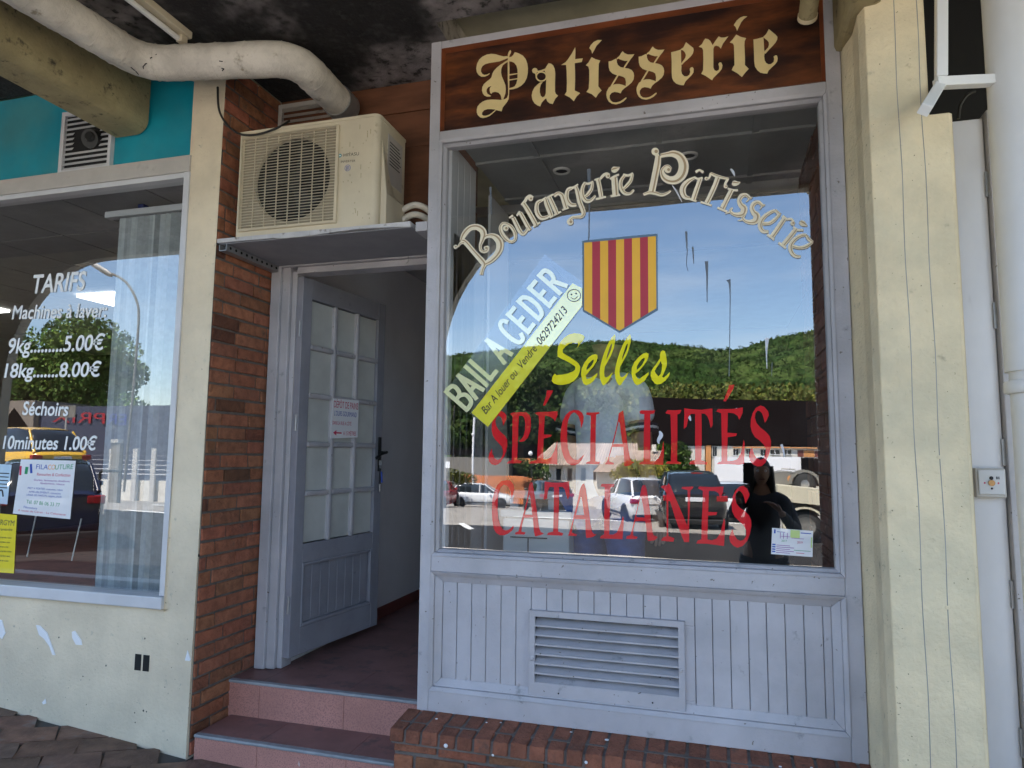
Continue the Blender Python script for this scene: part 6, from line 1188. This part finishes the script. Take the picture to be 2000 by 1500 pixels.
def person(label, base, face, H, cloth, legs, arms, hair_len, sleeve=True):
    """face: unit vector the figure looks along; arms: for each side (elbow, wrist, finger direction) in body axes (right, fwd, up)"""
    t = thing('person', label, 'person', tuple(base)); B = Vector(base); Fd = Vector(face).normalized(); Rt = Fd.cross(Vector((0, 0, 1))); k = H/1.75
    def P(r, f, u, rad, rad2=None): q = B+Rt*r*k+Fd*f*k+Vector((0, 0, u*k)); return (q.x, q.y, q.z, rad*k, (rad2 or rad)*k)
    V = [P(0, 0, .95, .145, .115), P(0, .0, 1.12, .135, .105), P(0, 0, 1.30, .155, .115), P(0, -.01, 1.43, .10, .08), P(0, 0, 1.50, .055), P(0, .015, 1.57, .052)]; E = [(i, i+1) for i in range(5)]
    for s in (-1, 1):
        n = len(V); V += [P(s*.10, 0, .86, .095), P(s*.11, .015, .50, .065), P(s*.11, 0, .28, .058), P(s*.11, -.01, .085, .042)]; E += [(0, n), (n, n+1), (n+1, n+2), (n+2, n+3)]
    hands = []
    for s, (el, wr, fd) in zip((-1, 1), arms):
        n = len(V); V += [P(s*.175, 0, 1.405, .062), P(*el, .045), P(*wr, .028)]; E += [(3, n), (n, n+1), (n+1, n+2)]; hands.append((s, Vector(el), Vector(wr), Vector(fd)))
    skin('body', V, E, m_skin, t)
    # clothing follows the body
    Vc = [(x, y, z, a*1.09, c*1.12) for x, y, z, a, c in V[:4]]; Ec = [(0, 1), (1, 2), (2, 3)]
    hm = P(0, 0, .80, .165, .135); Vc.append(hm); Ec.append((0, 4))
    for s, (el, wr, fd) in zip((-1, 1), arms):
        n = len(Vc); a = P(s*.175, 0, 1.405, .075); e = P(*el, .058); Vc.append(a)
        if sleeve == 'short': Vc.append(tuple(a[i]*.42+e[i]*.58 for i in range(3))+(.075*k, .075*k)); Ec += [(3, n), (n, n+1)]
        else: Vc += [e, tuple(e[i]*.08+P(*wr, .04)[i]*.92 for i in range(3))+(.036*k, .036*k)]; Ec += [(3, n), (n, n+1), (n+1, n+2)]
    top_ = skin('top', Vc, Ec, cloth, t)
    if sleeve == 'short':
        for s, (el, wr, fd) in zip((-1, 1), arms):
            a = Vector(P(s*.175, 0, 1.405, 1)[:3]); e = Vector(P(*el, 1)[:3])
            for q, mm in ((.60, m_navy), (.64, m_paper), (.67, m_navy)): bb = MB(); c = a.lerp(e, q); d = (e-a).normalized(); bb.tube([c-d*.007, c+d*.007], .078*k, 16); bb.build('sleeve_band', mm, t)
    Vt = [(x, y, z, a*1.1, c*1.1) for x, y, z, a, c in [V[0]]]; Et = []
    for s in (0, 1):
        n = len(Vt); L_ = V[6+4*s:10+4*s]; Vt += [(x, y, z, a*1.14, c*1.14) for x, y, z, a, c in L_]; Et += [(0, n), (n, n+1), (n+1, n+2), (n+2, n+3)]
    skin('trousers', Vt, Et, legs, t)
    for s in (-1, 1):
        b = MB(); c = B+Rt*s*.11*k; b.hexa([c+Rt*x+Fd*y for x, y in ((-.045, -.07), (.045, -.07), (.045, .19), (-.045, .19))], [c+Rt*x+Fd*y+Vector((0, 0, z)) for x, y, z in ((-.04, -.07, .09), (.04, -.07, .09), (.035, .18, .05), (-.035, .18, .05))]); b.build('shoe', m_black, t, bevel=.02)
    # head: one shaped ball with a face
    hc = Vector(P(0, .02, 1.645, 1)[:3]); b = MB(); n = 14; prof = []
    M = Matrix(((Rt.x, Fd.x, 0, hc.x), (Rt.y, Fd.y, 0, hc.y), (Rt.z, Fd.z, 1, hc.z), (0, 0, 0, 1)))
    vs = []; 
    for i in range(n+1):
        th_ = math.pi*i/n
        for j in range(20):
            a = 2*math.pi*j/20; x, y, z = math.sin(th_)*math.cos(a), math.sin(th_)*math.sin(a), -math.cos(th_)
            wv = .074*(1-.28*max(0, -z)); dv = .096*(1-.12*max(0, -z)); q = Vector((x*wv, y*dv, z*.118))
            if y > .3:
                if abs(x) < .2 and -.35 < z < .05: q.y += .014*(1-abs(x)/.2)*(1-abs(z+.2)/.3)
                if .1 < abs(x) < .55 and 0 < z < .22: q.y -= .007
            vs.append(q*k)
    b.add(vs, [(i*20+j, i*20+(j+1) % 20, (i+1)*20+(j+1) % 20, (i+1)*20+j) for i in range(n) for j in range(20)], True, M)
    for s in (-1, 1): b.add([Vector(v) for v in ((s*.07*k, -.01, .03), (s*.088*k, -.025, .035), (s*.086*k, -.025, -.02), (s*.068*k, .0, -.03))], [(0, 1, 2, 3)], True, M)
    hd_ = b.build('head', m_skin, t)
    b = MB()
    for s in (-1, 1): b.ball(M @ (Vector((s*.03, .086, .012))*k), .011*k, 6)
    b.split('eye', m_paper, hd_); b = MB()
    for s in (-1, 1): b.ball(M @ (Vector((s*.03, .095, .012))*k), .005*k, 5)
    b.split('pupil', m_black, hd_); b = MB(); b.tube([M @ (Vector(v)*k) for v in ((-.022, .083, -.058), (0, .092, -.056), (.022, .083, -.058))], .006*k, 6); b.build('mouth', m_skirt, hd_)
    b = MB(); vs = []
    for i in range(9):
        th_ = math.pi*.56*i/8
        for j in range(20):
            a = 2*math.pi*j/20; f = 1-.30*max(0, math.sin(a))*(i > 5); vs.append(Vector((math.sin(th_)*math.cos(a)*.083, math.sin(th_)*math.sin(a)*.106*f-.006, math.cos(th_)*.130))*k)
    b.add(vs, [(i*20+j, i*20+(j+1) % 20, (i+1)*20+(j+1) % 20, (i+1)*20+j) for i in range(8) for j in range(20)], True, M)
    if hair_len:
        for j in range(15):
            a = math.pi+(j-7)*.24-math.pi/2*0; x, y = math.cos(math.pi*1.5+(j-7)*.24), math.sin(math.pi*1.5+(j-7)*.24)
            b.tube([M @ (Vector((x*.075, y*.095, .05))*k), M @ (Vector((x*.085, y*.105-.005, -.08))*k), M @ (Vector((x*.095, y*.10-.01, -hair_len*.7))*k), M @ (Vector((x*.08, y*.09, -hair_len))*k)], [.026*k, .028*k, .026*k, .008*k], 7)
    b.build('hair', m_hair, hd_)
    for s, el, wr, fd in hands:          # palm, four bent fingers and a thumb as one skin tree
        d = fd.normalized(); side = Vector((0, 0, 1)).cross(d); side = side.normalized() if side.length > .1 else Vector((1, 0, 0)); nn = d.cross(side)
        c = wr; pl_ = [P(*c, .026, .016), P(*(c+d*.045), .036, .016), P(*(c+d*.085), .036, .014)]; Eh = [(0, 1), (1, 2)]
        for q, ln in zip((-.030, -.010, .010, .030), (.062, .075, .078, .066)):
            i = len(pl_); a0 = c+d*.095+side*q; pl_ += [P(*a0, .0095), P(*(a0+d*ln*.55-nn*.01), .0085), P(*(a0+d*ln*.85-nn*.03), .007)]; Eh += [(2, i), (i, i+1), (i+1, i+2)]
        i = len(pl_); a0 = c+d*.035-side*s*.035; pl_ += [P(*a0, .011), P(*(a0+d*.035-side*s*.025), .0095), P(*(a0+d*.065-side*s*.028), .008)]; Eh += [(1, i), (i, i+1), (i+1, i+2)]
        skin('hand', pl_, Eh, m_skin, t, 1)
    return t, P
q = rf(1502, 985, -2.95)
wp, WP = person('person in black with long dark hair holding up a phone, mirrored in the pastry window', (q.x-.05, -2.98, -.25), (0, 1, 0), 1.63, m_blk, m_blk, (((-.24, .16, 1.28), (-.20, .34, 1.44), (.3, .5, .8)), ((.26, .08, 1.16), (.12, .30, 1.34), (-.6, .4, .6))), .34, 'long')
ph = rf(1462, 925, -2.72); b = MB(); b.box(ph.x-.04, ph.x+.04, -2.74, -2.731, ph.z-.08, ph.z+.08)
single('phone', b, m_black, 'black phone held up by the person in black', 'phone', bevel=.006)
ip = at(1184, 900, .5)
person('person in a light blue polo with striped sleeve hem and jeans standing inside the shop', (ip.x, .5, IZ), (.5, .85, 0), 1.80, m_polo, m_jean, (((-.225, -.02, 1.12), (-.22, .06, .87), (0, .2, -1)), ((.225, -.02, 1.12), (.22, .08, .87), (0, .2, -1))), 0, 'short')
